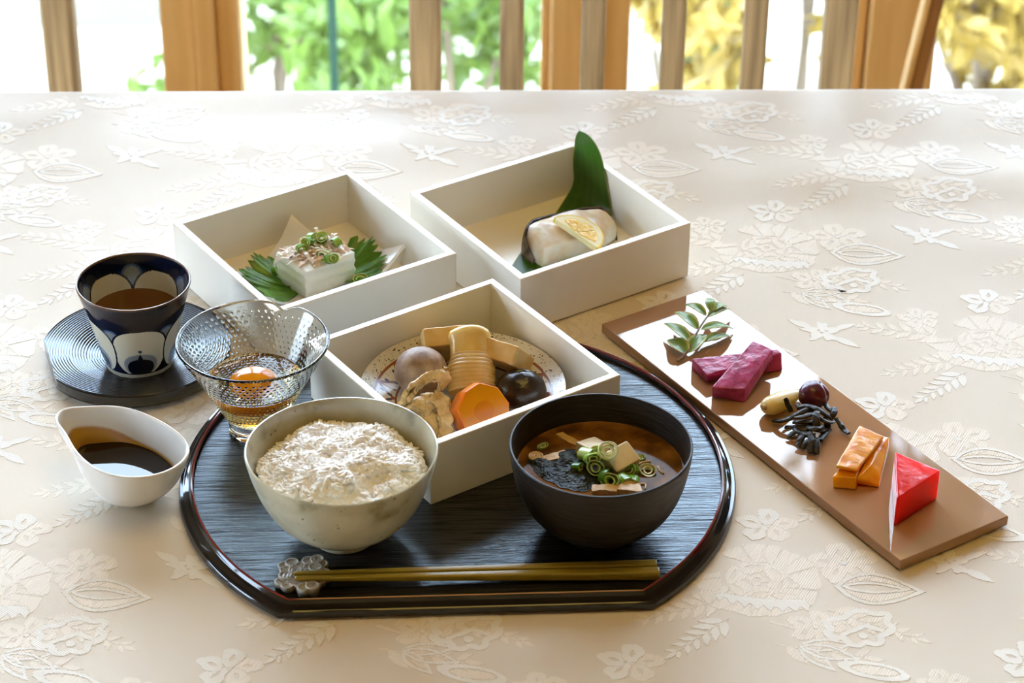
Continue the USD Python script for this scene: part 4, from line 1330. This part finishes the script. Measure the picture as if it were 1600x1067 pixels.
fl = [flake(rng, np.clip(rng.normal(0.024, 0.0115), 0.003, 0.046), np.clip(rng.normal(0.020, 0.0095), 0.003, 0.038), 0.0262 + abs(rng.normal(0, 0.0016)), rng.uniform(0.006, 0.014), rng.uniform(0.0015, 0.004), 0.0010) for _ in range(190)]
fl2 = [flake(rng, rng.normal(0.025, 0.010), rng.normal(0.022, 0.009), 0.0272 + abs(rng.normal(0, 0.0018)), rng.uniform(0.008, 0.016), rng.uniform(0.001, 0.003), 0.0014) for _ in range(55)]
hang = curve([(0.020, 0.020, 0.0300), (0.009, 0.026, 0.0280), (-0.001, 0.030, 0.0265), (-0.005, 0.0335, 0.0225), (-0.006, 0.034, 0.0175)], 20)
fl2.append(sheet(hang[:, None] + np.array([0.3, 0.9, 0.5])[None, None] * np.linspace(-0.0016, 0.0016, 3)[None, :, None], 0.0003))
p = thing("bonito_flakes", "thin pinkish dried fish flakes heaped on the white tofu", "fish flakes", tpos, TYAW)
part(p, "flakes", cat_(fl), "bonito", smooth=False, kind="stuff")
part(p, "pale_flakes", cat_(fl2), "pale_bonito", smooth=False, kind="stuff", label="paler, almost white shavings")
TT = tpos[2] + 0.0285
for (u, v, dz, r, L, ti, ya, dk, ov, lab) in [
    (471, 389, 0.002, 0.0042, 0.006, 70, 20, 0, 1.0, "dark scallion ring at the left front of the tofu's top"),
    (480, 379, 0.004, 0.0045, 0.006, 60, -30, 0, 0.9, "dark scallion ring just behind the left front one on the tofu"),
    (488, 370, 0.003, 0.0050, 0.006, 70, 60, 1, 0.7, "pale green scallion piece at the back left of the tofu's top"),
    (503, 372, 0.005, 0.0050, 0.006, 35, 0, 0, 1.0, "dark scallion ring lying highest on the tofu's top"),
    (526, 378, 0.003, 0.0052, 0.005, 75, 130, 1, 0.7, "thin bright scallion ring at the right end of the tofu's top"),
    (504, 399, 0.001, 0.0056, 0.006, 60, -10, 2, 0.9, "pale scallion ring at the front middle of the tofu's top"),
    (518, 404, 0.001, 0.0054, 0.006, 60, 40, 0, 0.8, "dark tilted scallion ring at the front right of the tofu's top"),
    (499, 381, 0.001, 0.0055, 0.004, 10, 0, 2, 0.9, "flat pale scallion ring in the middle of the tofu's top"),
]:
    scallion(lab, at(u, v, TT + dz), r, L, ti, ya, dk, None, ov)
q = at(563, 439, 0.016)
scallion("scallion ring lying on the dish at the tofu's right foot", [q[0], q[1], over_dish(q) + 0.0035], 0.0062, 0.004, 28, 20, 1, None, 0.9, 2)
q = at(431, 428, 0.016)
scallion("scallion ring lying on the shiso leaf at the tofu's left foot", [q[0], q[1], over_dish(q) + 0.0085], 0.0050, 0.004, 70, 80, 0, None, 0.8, 1)

# ------------------------------------------------------------------ right box: bamboo leaf, fish, lemon
Ls = [(.030, .070, .0058), (.046, .082, .0058), (.080, .108, .0056), (.1212, .1324, .0060), (.1440, .1470, .0105), (.1530, .1495, .0210), (.1545, .1520, .0360), (.1570, .1545, .0500), (.1580, .1540, .0620), (.1588, .1500, .0690)]
Rs_ = [(.056, .026, .0058), (.070, .040, .0058), (.117, .069, .0056), (.1480, .0910, .0080), (.1570, .0985, .0150), (.1578, .1050, .0330), (.1576, .1110, .0500), (.1582, .1170, .0600), (.1586, .1290, .0690), (.1588, .1440, .0702)]
Lc, Rc = curve(Ls, 60), curve(Rs_, 60)
w = np.linspace(0, 1, 25)[None, :, None]
G = Lc[:, None] * (1 - w) + Rc[:, None] * w
k = np.linspace(0, 1, 60)
cupd = (4 * w * (1 - w)) * (np.interp(k, [0, .45, .65, .9, 1], [0, 0, .0035, .0028, 0])[:, None, None] * np.array([0.7, 0.7, -0.3]))
G = G + cupd
G[..., 0] = np.minimum(G[..., 0], .1585)
G[..., 1] = np.minimum(G[..., 1], .1586)
G[..., 2] += 0.00012 * np.sin(np.linspace(0, 1, 25) * 2 * PI * 12)[None]
leaf = sheet(G, 0.00035)
lightc, darkc = np.array([0.085, 0.23, 0.018]), np.array([0.032, 0.095, 0.012])
wv = np.broadcast_to(np.linspace(0, 1, 25)[None], (60, 25)).ravel()
cc = darkc + (lightc - darkc) * (0.35 + 0.35 * np.sin(wv * 2 * PI * 12) + 0.15 * np.sin(wv * 2 * PI * 5))[:, None]
cc[(wv < 0.03) | (wv > 0.97)] = [0.30, 0.30, 0.06]
ed = np.abs(wv - 0.5) < 0.03
cc[ed] = [0.07, 0.15, 0.03]
solo("bamboo_leaf", "long dark green bamboo leaf rising up the corner of the right box", "leaf", leaf, "bamboo_leaf", (*B2[0], 0.0006), B2[1], smooth=True, color=np.vstack([cc, cc]))

fz = 0.0068
fish = hull_pts([(.0680, .0680, fz), (.0655, .0890, fz), (.1170, .0680, fz), (.1400, .0720, fz), (.1390, .0880, fz), (.0770, .0990, fz), (.0700, .0700, .0215), (.0735, .0960, .0265), (.0710, .0830, .0250), (.1080, .0960, .0280), (.1360, .0850, .0280), (.1170, .0705, .0235), (.1410, .0740, .0190)], 0.0030)
fish = jitter(refine(fish, 0.0018), 0.0026, 55, 7)
trimesh.smoothing.filter_laplacian(fish, lamb=0.5, iterations=14)
fish = jitter(fish, 0.0008, 170, 9)
p = thing("fish_fillet", "piece of grilled white fish on the bamboo leaf in the right box", "fish", (*B2[0], 0.0006), B2[1])
part(p, "flesh", fish, "fish_flesh", smooth=True)
path = curve([(.0632, .0760), (.0622, .0830), (.0634, .0925), (.0740, .1022), (.1080, .1000), (.1400, .0915), (.1465, .0800), (.1440, .0718)], 40)
topz = np.interp(np.linspace(0, 1, 40), [0, .10, .3, .6, .85, 1], [.008, .0225, .0300, .0308, .0295, .012])
nrm_ = np.stack([np.gradient(path[:, 1]), -np.gradient(path[:, 0])], -1)
nrm_ /= np.linalg.norm(nrm_, axis=1, keepdims=True)
hz = np.linspace(0, 1, 9)
G = np.stack([path[:, None, 0] - nrm_[:, None, 0] * -0.0016 * np.sin(hz * PI)[None] * 0 + nrm_[:, None, 0] * 0.0022 * hz[None] ** 3, path[:, None, 1] + nrm_[:, None, 1] * 0.0022 * hz[None] ** 3, 0.0052 + (topz[:, None] - 0.0052) * hz[None]], -1)
G += 0.0008 * (meshkit.fbm(G * 200, 2, 3) - 0.5)[..., None]
part(p, "skin", sheet(G, 0.0013), "fish_skin", smooth=True, label="dark grilled skin round the back and ends")
Al, Bl = np.array([.0890, .0850, .0350]), np.array([.1020, .0410, .0240])
ex = (Bl - Al) / np.linalg.norm(Bl - Al)
ey = np.array([1, 0.45, 0.0])
ey -= ex * ey.dot(ex)
ey /= np.linalg.norm(ey)
en = np.cross(ex, ey)
lr = np.linalg.norm(Bl - Al) / 2
cen = (Al + Bl) / 2
if en[2] < 0:
    en = -en
flip = np.dot(np.cross(ex, ey), en)


def half_ring(r0, r1, a0, a1, z0, z1, rd=0.0006):
    t_ = np.radians(np.linspace(a0, a1, 40))
    pol = Polygon(np.vstack([np.stack([r1 * np.cos(t_), r1 * np.sin(t_)], -1), np.stack([max(r0, 1e-5) * np.cos(t_), max(r0, 1e-5) * np.sin(t_)], -1)[::-1]])).buffer(0)
    pol = pol.buffer(-rd).buffer(rd)
    m_ = prism(pol, z0, z1)
    v_ = np.array(m_.vertices)
    V_ = cen + v_[:, :1] * ex + v_[:, 1:2] * ey * (0.98) + v_[:, 2:] * en
    return tm(V_, m_.faces if flip > 0 else m_.faces[:, ::-1])


p = thing("lemon_slice", "half-moon slice of yellow lemon lying on the grilled fish", "lemon", (*B2[0], 0.0006), B2[1])
part(p, "rind", half_ring(lr * 0.95, lr, 0, 180, -0.0025, 0.0025, 0.0002), "lemon_rind", smooth=35)
part(p, "pith", half_ring(0, lr * 0.95, 0, 180, -0.0024, 0.0024), "lemon_pith", smooth=35)
for a0, a1 in ((14, 62), (66, 112), (116, 162)):
    part(p, "segment", half_ring(lr * 0.10, lr * 0.76, a0, a1, -0.0027, 0.0028, 0.0012), "lemon_pulp", smooth=35)

# ------------------------------------------------------------------ box on the tray: plate of simmered vegetables
PX, PY = -0.0356, 0.1207
PZ = 0.008 + 0.0046
po_ = smooth_prof([(0.030, 0.0), (0.0335, 0.0), (0.0345, 0.0028), (0.048, 0.0060), (0.064, 0.0125), (0.0757, 0.0205)], 50)
pi2 = smooth_prof([(0.0757, 0.0218), (0.0640, 0.0148), (0.048, 0.0082), (0.034, 0.0056), (0.015, 0.0050), (0.001, 0.0050)], 150)
pr = np.vstack([[(0, 0.002), (0.029, 0.002)], po_, [(0.0761, 0.0213)], pi2])
NPL = 840
pl = lathe(pr, NPL)
V = np.array(pl.vertices)
rr_, th, zz = np.hypot(V[:, 0], V[:, 1]), np.arctan2(V[:, 1], V[:, 0]), V[:, 2]
idx = np.arange(len(V)) // NPL
top = idx >= 2 + len(po_)
WHT, RED, BLU, DRK = map(np.array, ((0.72, 0.69, 0.63), (0.26, 0.085, 0.045), (0.035, 0.055, 0.20), (0.10, 0.06, 0.035)))
col = np.tile(WHT, (len(V), 1))
nz = meshkit.noise(V * 900, 5)
nz2 = meshkit.noise(V * 260, 9)
wob = 0.0006 * (meshkit.noise(V * 120, 2) - 0.5)
nz3 = meshkit.noise(V * 1500, 15)
spk = ((nz > 0.76) & (nz2 > 0.35)) | (nz3 > 0.90)
col[top & spk & ((rr_ > 0.0655) | (nz > 0.84))] = DRK
NS = 15
f_ = (th / (2 * PI) * NS) % 1
tri = np.abs(f_ - 0.5) * 2
rtri = 0.051 + 0.0135 * tri
line = (np.abs(rr_ + wob - rtri) < 0.0017) & (rr_ > 0.0505) & (rr_ < 0.0650)
vline = (np.abs((f_ + 0.5) % 1 - 0.5) * 2 * PI * rr_ / NS < 0.0008) & (rr_ > 0.051) & (rr_ < 0.065)
r1 = (np.abs(rr_ + wob - 0.0655) < 0.0009) | (np.abs(rr_ + wob - 0.0500) < 0.0008)
col[top & (line | r1 | vline)] = RED
for k_, (rq_, off) in enumerate(((0.0605, 0.25), (0.0605, 0.75), (0.0548, 0.36), (0.0548, 0.64))):
    ds = ((f_ - off + 0.5) % 1 - 0.5) * 2 * PI * rr_ / NS
    col[top & ((ds / 0.0014) ** 2 + ((rr_ - rq_ + wob) / 0.0018) ** 2 < 1)] = BLU
solo("patterned_plate", "round speckled plate with red lattice and blue dots inside the front box", "plate", pl, "plate_paint", (PX, PY, PZ), smooth=True, color=col)

q = at(657, 580, 0.0375)
solo("taro", "round greyish purple simmered taro at the left of the plate", "taro", jitter(blob(0.0195, 0.0185, 0.0178, 0.0012, 50, 3), 0.0006, 60, 2), "taro", q, 20, smooth=True)
# freeze-dried tofu slabs stand behind the bamboo shoot
sl = jitter(refine(rbox(-0.017, 0.017, -0.0075, 0.0075, -0.019, 0.019, 0.0014), 0.003), 0.0006, 120, 3)
a = rot(rot(sl.copy(), 38, [1, 0, 0]), 12, [0, 0, 1])
solo("freeze_dried_tofu", "beige simmered tofu slab leaning behind the left of the bamboo shoot", "tofu", a, "freeze_dried_tofu", at(692, 538, 0.040), smooth=40)
a = rot(rot(sl.copy(), 46, [1, 0, 0]), -28, [0, 0, 1])
solo("freeze_dried_tofu", "beige simmered tofu slab leaning behind the right of the bamboo shoot", "tofu", a, "freeze_dried_tofu", at(787, 556, 0.038), smooth=40)
# bamboo shoot
P0, P1 = at(737, 603, 0.030), at(733, 512, 0.058)
d = (P1 - P0) / np.linalg.norm(P1 - P0)
sx = np.cross(d, [0, 0, 1])
sx /= np.linalg.norm(sx)
sy = np.cross(sx, d)
t_ = np.arange(64) * 2 * PI / 64


def shoot(ts, rs, flat=0.75, skew=0.0):
    R_ = []
    for s_, r_ in zip(ts, rs):
        R_.append((P0 + (P1 - P0) * s_) - P0 + r_ * np.cos(t_)[:, None] * sx + r_ * flat * np.sin(t_)[:, None] * sy + skew * s_ * sx)
    return rings(np.array(R_))


p = thing("bamboo_shoot", "yellow simmered bamboo shoot with ribbed body and smooth tip, standing mid plate", "bamboo shoot", P0)
ts = np.linspace(-0.12, 0.52, 120)
part(p, "ribbed_body", jitter(shoot(ts, 0.0172 - 0.003 * np.clip((ts - 0.3) / 0.3, 0, 1) + 0.00065 * np.abs(np.sin(ts * 46)) + 0.0006 * np.sin(ts * 9)), 0.0006, 90, 3), "bamboo_shoot_body", smooth=True)
ts = np.array([0.40, 0.42, 0.47, 0.60, 0.72, 0.80, 0.86, 0.93, 0.98, 1.0, 1.005])
part(p, "tip", jitter(shoot(ts, [0.0120, 0.0145, 0.0152, 0.0150, 0.0152, 0.0162, 0.0166, 0.0152, 0.0112, 0.006, 0.001], 0.7), 0.0012, 45, 6), "bamboo_shoot", smooth=True, label="smooth glossy tip")
# shiitake
cap = blob(0.0190, 0.0182, 0.0165, 0.0010, 60, 4, squash=lambda v: np.column_stack([v[:, 0], v[:, 1], np.where(v[:, 2] < -0.1, -0.1 - 0.25 * (np.abs(v[:, 2]) - 0.1), v[:, 2])]))
v = np.array(cap.vertices)
cut = np.exp(-((v[:, 1] - 0.004) / 0.0011) ** 2) * np.exp(-((v[:, 0] + 0.002) / 0.006) ** 4) * (v[:, 2] > 0)
v[:, 2] -= 0.0022 * cut
q = at(814, 612, 0.0275)
p = thing("shiitake_mushroom", "dark glossy simmered shiitake cap at the right of the plate", "mushroom", q)
part(p, "cap", tm(v, cap.faces), "shiitake_cap", smooth=True)
part(p, "gills", lathe([(0, -0.0050), (0.0150, -0.0048), (0.0168, -0.0030), (0, -0.0020)], 50), "shiitake_flesh", smooth=40)
# carrot
cn = np.array([0.36, -0.74, 0.57])
cn /= np.linalg.norm(cn)
cf = at(757, 642, 0.0375)
ux = np.cross([0, 0, 1.0], cn)
ux /= np.linalg.norm(ux)
uy = np.cross(cn, ux)
ang = np.radians([2, 44, 86, 122, 165, 205, 246, 288, 328])
rad_ = np.array([1.0, 0.99, 1.02, 0.97, 1.0, 0.98, 1.0, 1.02, 0.97]) * 0.0205


def carrot_poly(f):
    return Polygon(np.stack([f * rad_ * np.cos(ang), f * rad_ * np.sin(ang)], -1)).buffer(-0.0015).buffer(0.0015)


def on_face(m_):
    v_ = np.array(m_.vertices)
    return tm(v_[:, :1] * ux + v_[:, 1:2] * uy + v_[:, 2:] * cn, m_.faces)


p = thing("carrot", "thick orange simmered carrot slice with cut facets at the plate's front", "carrot", cf)
mb = m3.Manifold.batch_hull([m3.Manifold.sphere(0.0008, 10).translate((float(x_ * k_), float(y_ * k_), z_)) for (x_, y_) in list(carrot_poly(0.965).exterior.coords) for k_, z_ in ((1, -0.0010), (1.03, -0.010), (0.97, -0.021))])
part(p, "side", on_face(jitter(refine(man2tm(mb), 0.003), 0.0005, 150, 2)), "carrot_side", smooth=35)
part(p, "cut_face", on_face(prism(carrot_poly(0.965), -0.0008, 0.00015)), "carrot_face", smooth=30, label="smooth bright orange cut face")
tt = np.linspace(0, 2 * PI, 40)[:-1]
part(p, "core", on_face(prism(Polygon(np.stack([0.0078 * np.cos(tt) * (1 + .02 * np.sin(3 * tt)), 0.0074 * np.sin(tt) * (1 + .02 * np.sin(3 * tt))], -1)), -0.0004, 0.00035)), "carrot_core", smooth=30, label="darker round core")
# folded bean curd skin
q0 = at(664, 632, 0.030)
p = thing("bean_curd_skin", "crinkled light brown bean curd skin folds at the plate's left front", "bean curd skin", q0)


def fold(pts, w, seed, th=0.0022):
    P = curve([at(*k_) - q0 for k_ in pts], 46)
    sd = np.array([0.55, 0.75, 0.25])
    G = P[:, None] + sd[None, None] * np.linspace(-w / 2, w / 2, 15)[None, :, None]
    nz_ = np.stack([meshkit.fbm(G * 150 + 11 * k_, 3, seed + k_) - 0.5 for k_ in range(3)], -1)
    return sheet(G + 0.006 * nz_, th)


part(p, "fold", fold([(634, 664, .024), (627, 640, .036), (638, 614, .047), (660, 594, .053), (690, 586, .052)], 0.018, 1, 0.0035), "bean_curd_skin", smooth=True)
part(p, "fold", fold([(642, 618, .045), (666, 596, .052), (690, 588, .051), (696, 604, .045)], 0.012, 5, 0.0035), "bean_curd_skin", smooth=True)
part(p, "fold", fold([(672, 618, .043), (690, 628, .039), (694, 652, .032), (702, 682, .022)], 0.014, 9, 0.0032), "bean_curd_skin", smooth=True)
part(p, "fold", fold([(640, 640, .034), (652, 628, .040), (668, 636, .037), (660, 654, .030)], 0.013, 14, 0.0035), "bean_curd_skin", smooth=True)
part(p, "fold", fold([(650, 664, .026), (664, 652, .031), (680, 660, .028), (684, 678, .021)], 0.013, 19, 0.0035), "bean_curd_skin", smooth=True)
for i, (u_, v_, z_, r_) in enumerate([(667, 628, .036, .0070), (660, 650, .028, .0075), (679, 655, .025, .0065), (684, 674, .020, .0065), (650, 642, .027, .007)]):
    b_ = blob(r_, r_ * 0.8, r_ * 0.75, r_ * 0.75, 170, i + 3)
    part(p, "lump", move(b_, at(u_, v_, z_) - q0), "bean_curd_skin", smooth=True)

# ------------------------------------------------------------------ the board's pickles
bl = (*BD[0], BZ)
p = thing("leaf_sprig", "green leaf sprig with paired pale-edged leaves at the board's far end", "sprig", bl, BD[1])


def sprig_leaf(tip, base, w, droop=0.0, seed=0):
    a, b = np.array(base), np.array(tip)
    d = b - a
    L = np.linalg.norm(d)
    d /= L
    sd = np.cross([0, 0, 1.0], d)
    sd /= np.linalg.norm(sd)
    up_ = np.cross(d, sd)
    t_ = np.linspace(0, 1, 22)
    wd = w * (np.sin(PI * t_ ** 0.85) ** 0.8) * (1 - 0.25 * t_) + 0.0002
    s_ = np.linspace(-1, 1, 11)
    G = a + d * (L * t_)[:, None, None] + sd * (wd[:, None] * s_[None])[..., None] + up_ * ((0.25 * wd[:, None] * np.abs(s_)[None] ** 1.5) + 0.003 * np.sin(PI * t_)[:, None] - 0.0025 * (t_ ** 2)[:, None] * 0.3)[..., None]
    G[..., 2] = np.maximum(G[..., 2], 0.0005)
    S, Tt_ = np.meshgrid(s_, t_)
    cc = np.tile([0.17, 0.31, 0.05], (S.size, 1)) * (0.85 + 0.4 * meshkit.noise(np.stack([S.ravel() * 2, Tt_.ravel() * 5, 0 * S.ravel() + seed], -1), 3))[:, None]
    e_ = (np.abs(S.ravel()) > 0.78)
    cc[e_] = [0.62, 0.60, 0.22]
    cc[np.abs(S.ravel()) < 0.12] = [0.30, 0.36, 0.10]
    return sheet(G, 0.0004), np.vstack([cc, cc])


S = lambda a, b, z: brd(920 + a / 3.5575, 440 + b / 3.5575, z)
for i, (tip, base, w) in enumerate([
    ((420, 228, .018), (565, 335, .016), .0058), ((478, 165, .020), (608, 265, .018), .0060), ((530, 125, .020), (652, 188, .019), .0048),
    ((665, 90, .022), (682, 168, .020), .0045), ((790, 150, .015), (662, 196, .019), .0048), ((768, 133, .018), (680, 165, .020), .0042),
    ((805, 257, .012), (625, 266, .018), .0052), ((798, 303, .0105), (640, 335, .015), .0052), ((437, 320, .013), (545, 402, .012), .0085), ((655, 292, .015), (552, 395, .012), .0072)]):
    m_, cc = sprig_leaf(S(*tip), S(*base), w, seed=i)
    part(p, "leaflet", m_, "sprig_leaf", smooth=True, color=cc)
part(p, "stem", tube([S(492, 441, .0105), S(545, 392, .0125), S(600, 285, .0175), S(640, 220, .0185), S(683, 160, .0205)], [0.0010, 0.0009, 0.0006], 8, 30), "sprig_stem", smooth=True)


def chunk(name, label, catg, pts, material, r=0.0012, edge=0.0028, amp=0.0004, freq=160, seed=1):
    P = np.array(pts)
    m_ = jitter(refine(hull_pts(P, r), edge), amp, freq, seed)
    return solo(name, label, catg, m_, material, bl, BD[1], smooth=45)


S8 = lambda a, b, z: brd(1170 + a / 3.335, 580 + b / 3.335, z)
zb, g_ = BZ + 0.0012, 0.0012
chunk("beet_pickle", "magenta pickle slab lying flat on the board under the other slab", "pickle",
      [S(583, 437, .0195), S(660, 522, .0180), S(1062, 400, .0185), S(1045, 385, .0190)] + [S(580, 478, zb), S(662, 548, zb), S(1064, 486, zb), S(1050, 440, zb)], "beet_pickle", amp=0.0006, seed=4)
chunk("beet_pickle", "magenta pickle slab laid crosswise on top of the other slab", "pickle",
      [S(694, 588, .0205), S(862, 598, .0200), S(1016, 385, .0290), S(915, 340, .0290)] + [S(694, 630, zb), S(860, 660, zb), S(1012, 430, .0200), S(915, 395, .0200)], "beet_pickle", amp=0.0006, seed=8)
# garlic
Ga, Gb = S(1012, 690, .0165), S(1180, 610, .0140)
d = (Gb - Ga) / np.linalg.norm(Gb - Ga)
sx = np.cross(d, [0, 0, 1])
sx /= np.linalg.norm(sx)
sy = np.cross(sx, d)
t_ = np.arange(40) * 2 * PI / 40
R_ = [Ga + (Gb - Ga) * s_ + r_ * np.cos(t_)[:, None] * sx + r_ * 0.85 * np.sin(t_)[:, None] * sy for s_, r_ in zip([-0.22, -0.21, -0.16, 0.0, 0.2, 0.45, 0.7, 0.9, 1.0, 1.02], [0.0004, 0.0028, 0.0055, 0.0078, 0.0082, 0.0075, 0.0056, 0.0034, 0.0012, 0.0003])]
R_ = PchipInterpolator(np.arange(10), np.array(R_), axis=0)(np.linspace(0, 9, 40))
p = thing("garlic_clove", "whole pale yellow pickled garlic clove beside the dark plum", "garlic", bl, BD[1])
part(p, "clove", jitter(rings(R_), 0.0004, 90, 3), "garlic", smooth=True)
q = Ga - (Gb - Ga) * 0.20
part(p, "root_end", move(blob(0.0020, 0.0024, 0.0022, 0.0003, 200, 2), q + np.array([0, -0.0002, 0.0012])), "garlic_root", smooth=True, label="small brown root end")
b_ = blob(0.0116, 0.0108, 0.0103, 0.0013, 90, 11)
v = np.array(b_.vertices)
dd = np.exp(-((v[:, 0] - 0.006) / 0.0016) ** 2) * (v[:, 2] > -0.002) * (v[:, 1] < 0.002)
v *= (1 - 0.10 * dd)[:, None]
solo("pickled_plum", "dark purple wrinkled pickled plum beside the garlic clove", "plum", tm(v, b_.faces), "pickled_plum", at(1272, 617, 0.0188), 30, smooth=True)
# kelp strips: hand-placed chief strips, then the loose pile
strips = [([(190, 140, .024), (205, 175, .020), (222, 215, .016)], .0030), ([(130, 255, .0125), (200, 250, .0165), (290, 205, .020), (335, 190, .021)], .0036), ([(250, 195, .016), (330, 185, .022), (400, 225, .020), (430, 250, .016)], .0034),
          ([(355, 210, .023), (352, 260, .021), (370, 310, .016)], .0036), ([(240, 245, .020), (300, 232, .021), (345, 215, .020)], .0033), ([(445, 190, .018), (440, 225, .018), (425, 250, .0155)], .0032),
          ([(455, 245, .0150), (485, 290, .012), (520, 325, .0115)], .0030), ([(190, 290, .0125), (260, 290, .015), (330, 275, .017)], .0032), ([(205, 340, .0115), (255, 315, .014), (300, 320, .0145)], .0031), ([(255, 390, .0115), (280, 340, .0145), (310, 310, .0155)], .0032),
          ([(318, 425, .0112), (325, 370, .015), (318, 320, .0165)], .0034), ([(350, 430, .0112), (355, 390, .0135), (352, 350, .015)], .0034), ([(275, 400, .0112), (300, 370, .0135), (330, 360, .0140)], .0031), ([(400, 300, .0135), (365, 310, .0165), (330, 300, .018)], .0033),
          ([(420, 300, .0125), (390, 330, .014), (370, 360, .0145)], .0032), ([(230, 265, .0160), (300, 262, .0185), (370, 260, .020)], .0034), ([(390, 240, .0175), (410, 280, .0145), (395, 320, .0125)], .0032), ([(255, 175, .0150), (300, 200, .0185), (360, 195, .020)], .0031),
          ([(400, 170, .0155), (415, 195, .0170), (440, 215, .0165)], .0030), ([(300, 285, .0165), (345, 300, .0185), (380, 285, .0180)], .0033), ([(360, 235, .0215), (400, 262, .0185), (440, 262, .0155)], .0032), ([(240, 300, .0140), (290, 330, .0150), (345, 335, .0155)], .0033)]
for i, (pts, w_) in enumerate(strips):
    P = curve([S8(*k_) for k_ in pts], 16)
    m_ = jitter(tube(P, [w_ * 0.66, w_ * 0.8, w_ * 0.66], 12, None, 0.42), 0.0007, 260, i)
    own = {0: "short black kelp strip standing upright against the garlic clove", 6: "black kelp strip reaching out alone at the right of the pile", 1: "long black kelp strip at the left end of the pile, before the garlic", 10: "black kelp strip pointing straight to the viewer at the pile's front"}
    solo("kelp_strip", own.get(i, "glossy black simmered kelp strip in the middle of the small dark pile"), "kelp", m_, "kelp", bl, BD[1], group=None if i in own else "kelp strips piled on the board", smooth=45)
# orange pickles
chunk("orange_pickle", "flat orange pickle laid across the two others beneath it", "pickle", [S8(462, 495, .0205), S8(560, 515, .0205), S8(692, 345, .0215), S8(580, 293, .0225), S8(468, 500, .0160), S8(560, 518, .0160), S8(690, 350, .0165), S8(585, 310, .0165)], "orange_pickle", seed=2)
chunk("orange_pickle", "orange pickle stick at the left, under the flat one", "pickle", [S8(446, 552, .0150), S8(553, 560, .0155), S8(447, 598, zb), S8(552, 610, zb), S8(560, 420, .0150), S8(600, 440, .0155), S8(560, 450, zb), S8(600, 470, zb)], "orange_pickle", seed=3)
chunk("orange_pickle", "orange pickle stick at the right, partly covered by the flat one", "pickle", [S8(572, 560, .0150), S8(640, 490, .0170), S8(676, 545, .0130), S8(572, 580, zb), S8(672, 595, zb), S8(722, 352, .0165), S8(690, 345, .0175), S8(722, 395, zb), S8(672, 400, zb)], "orange_pickle", seed=4)
# red jelly wedge
jt = [S8(767, 424, .0335), S8(990, 517, .0335), S8(777, 655, .0335)]
jt = [np.array([j[0], j[1]]) for j in jt]
chunk("red_jelly", "translucent red jelly wedge standing at the near end of the board", "jelly", [(*j, z_) for j in jt for z_ in (.0010, 0.0335 - BZ - 0.0008)], "red_jelly", r=0.0008, amp=0.0001, seed=2)
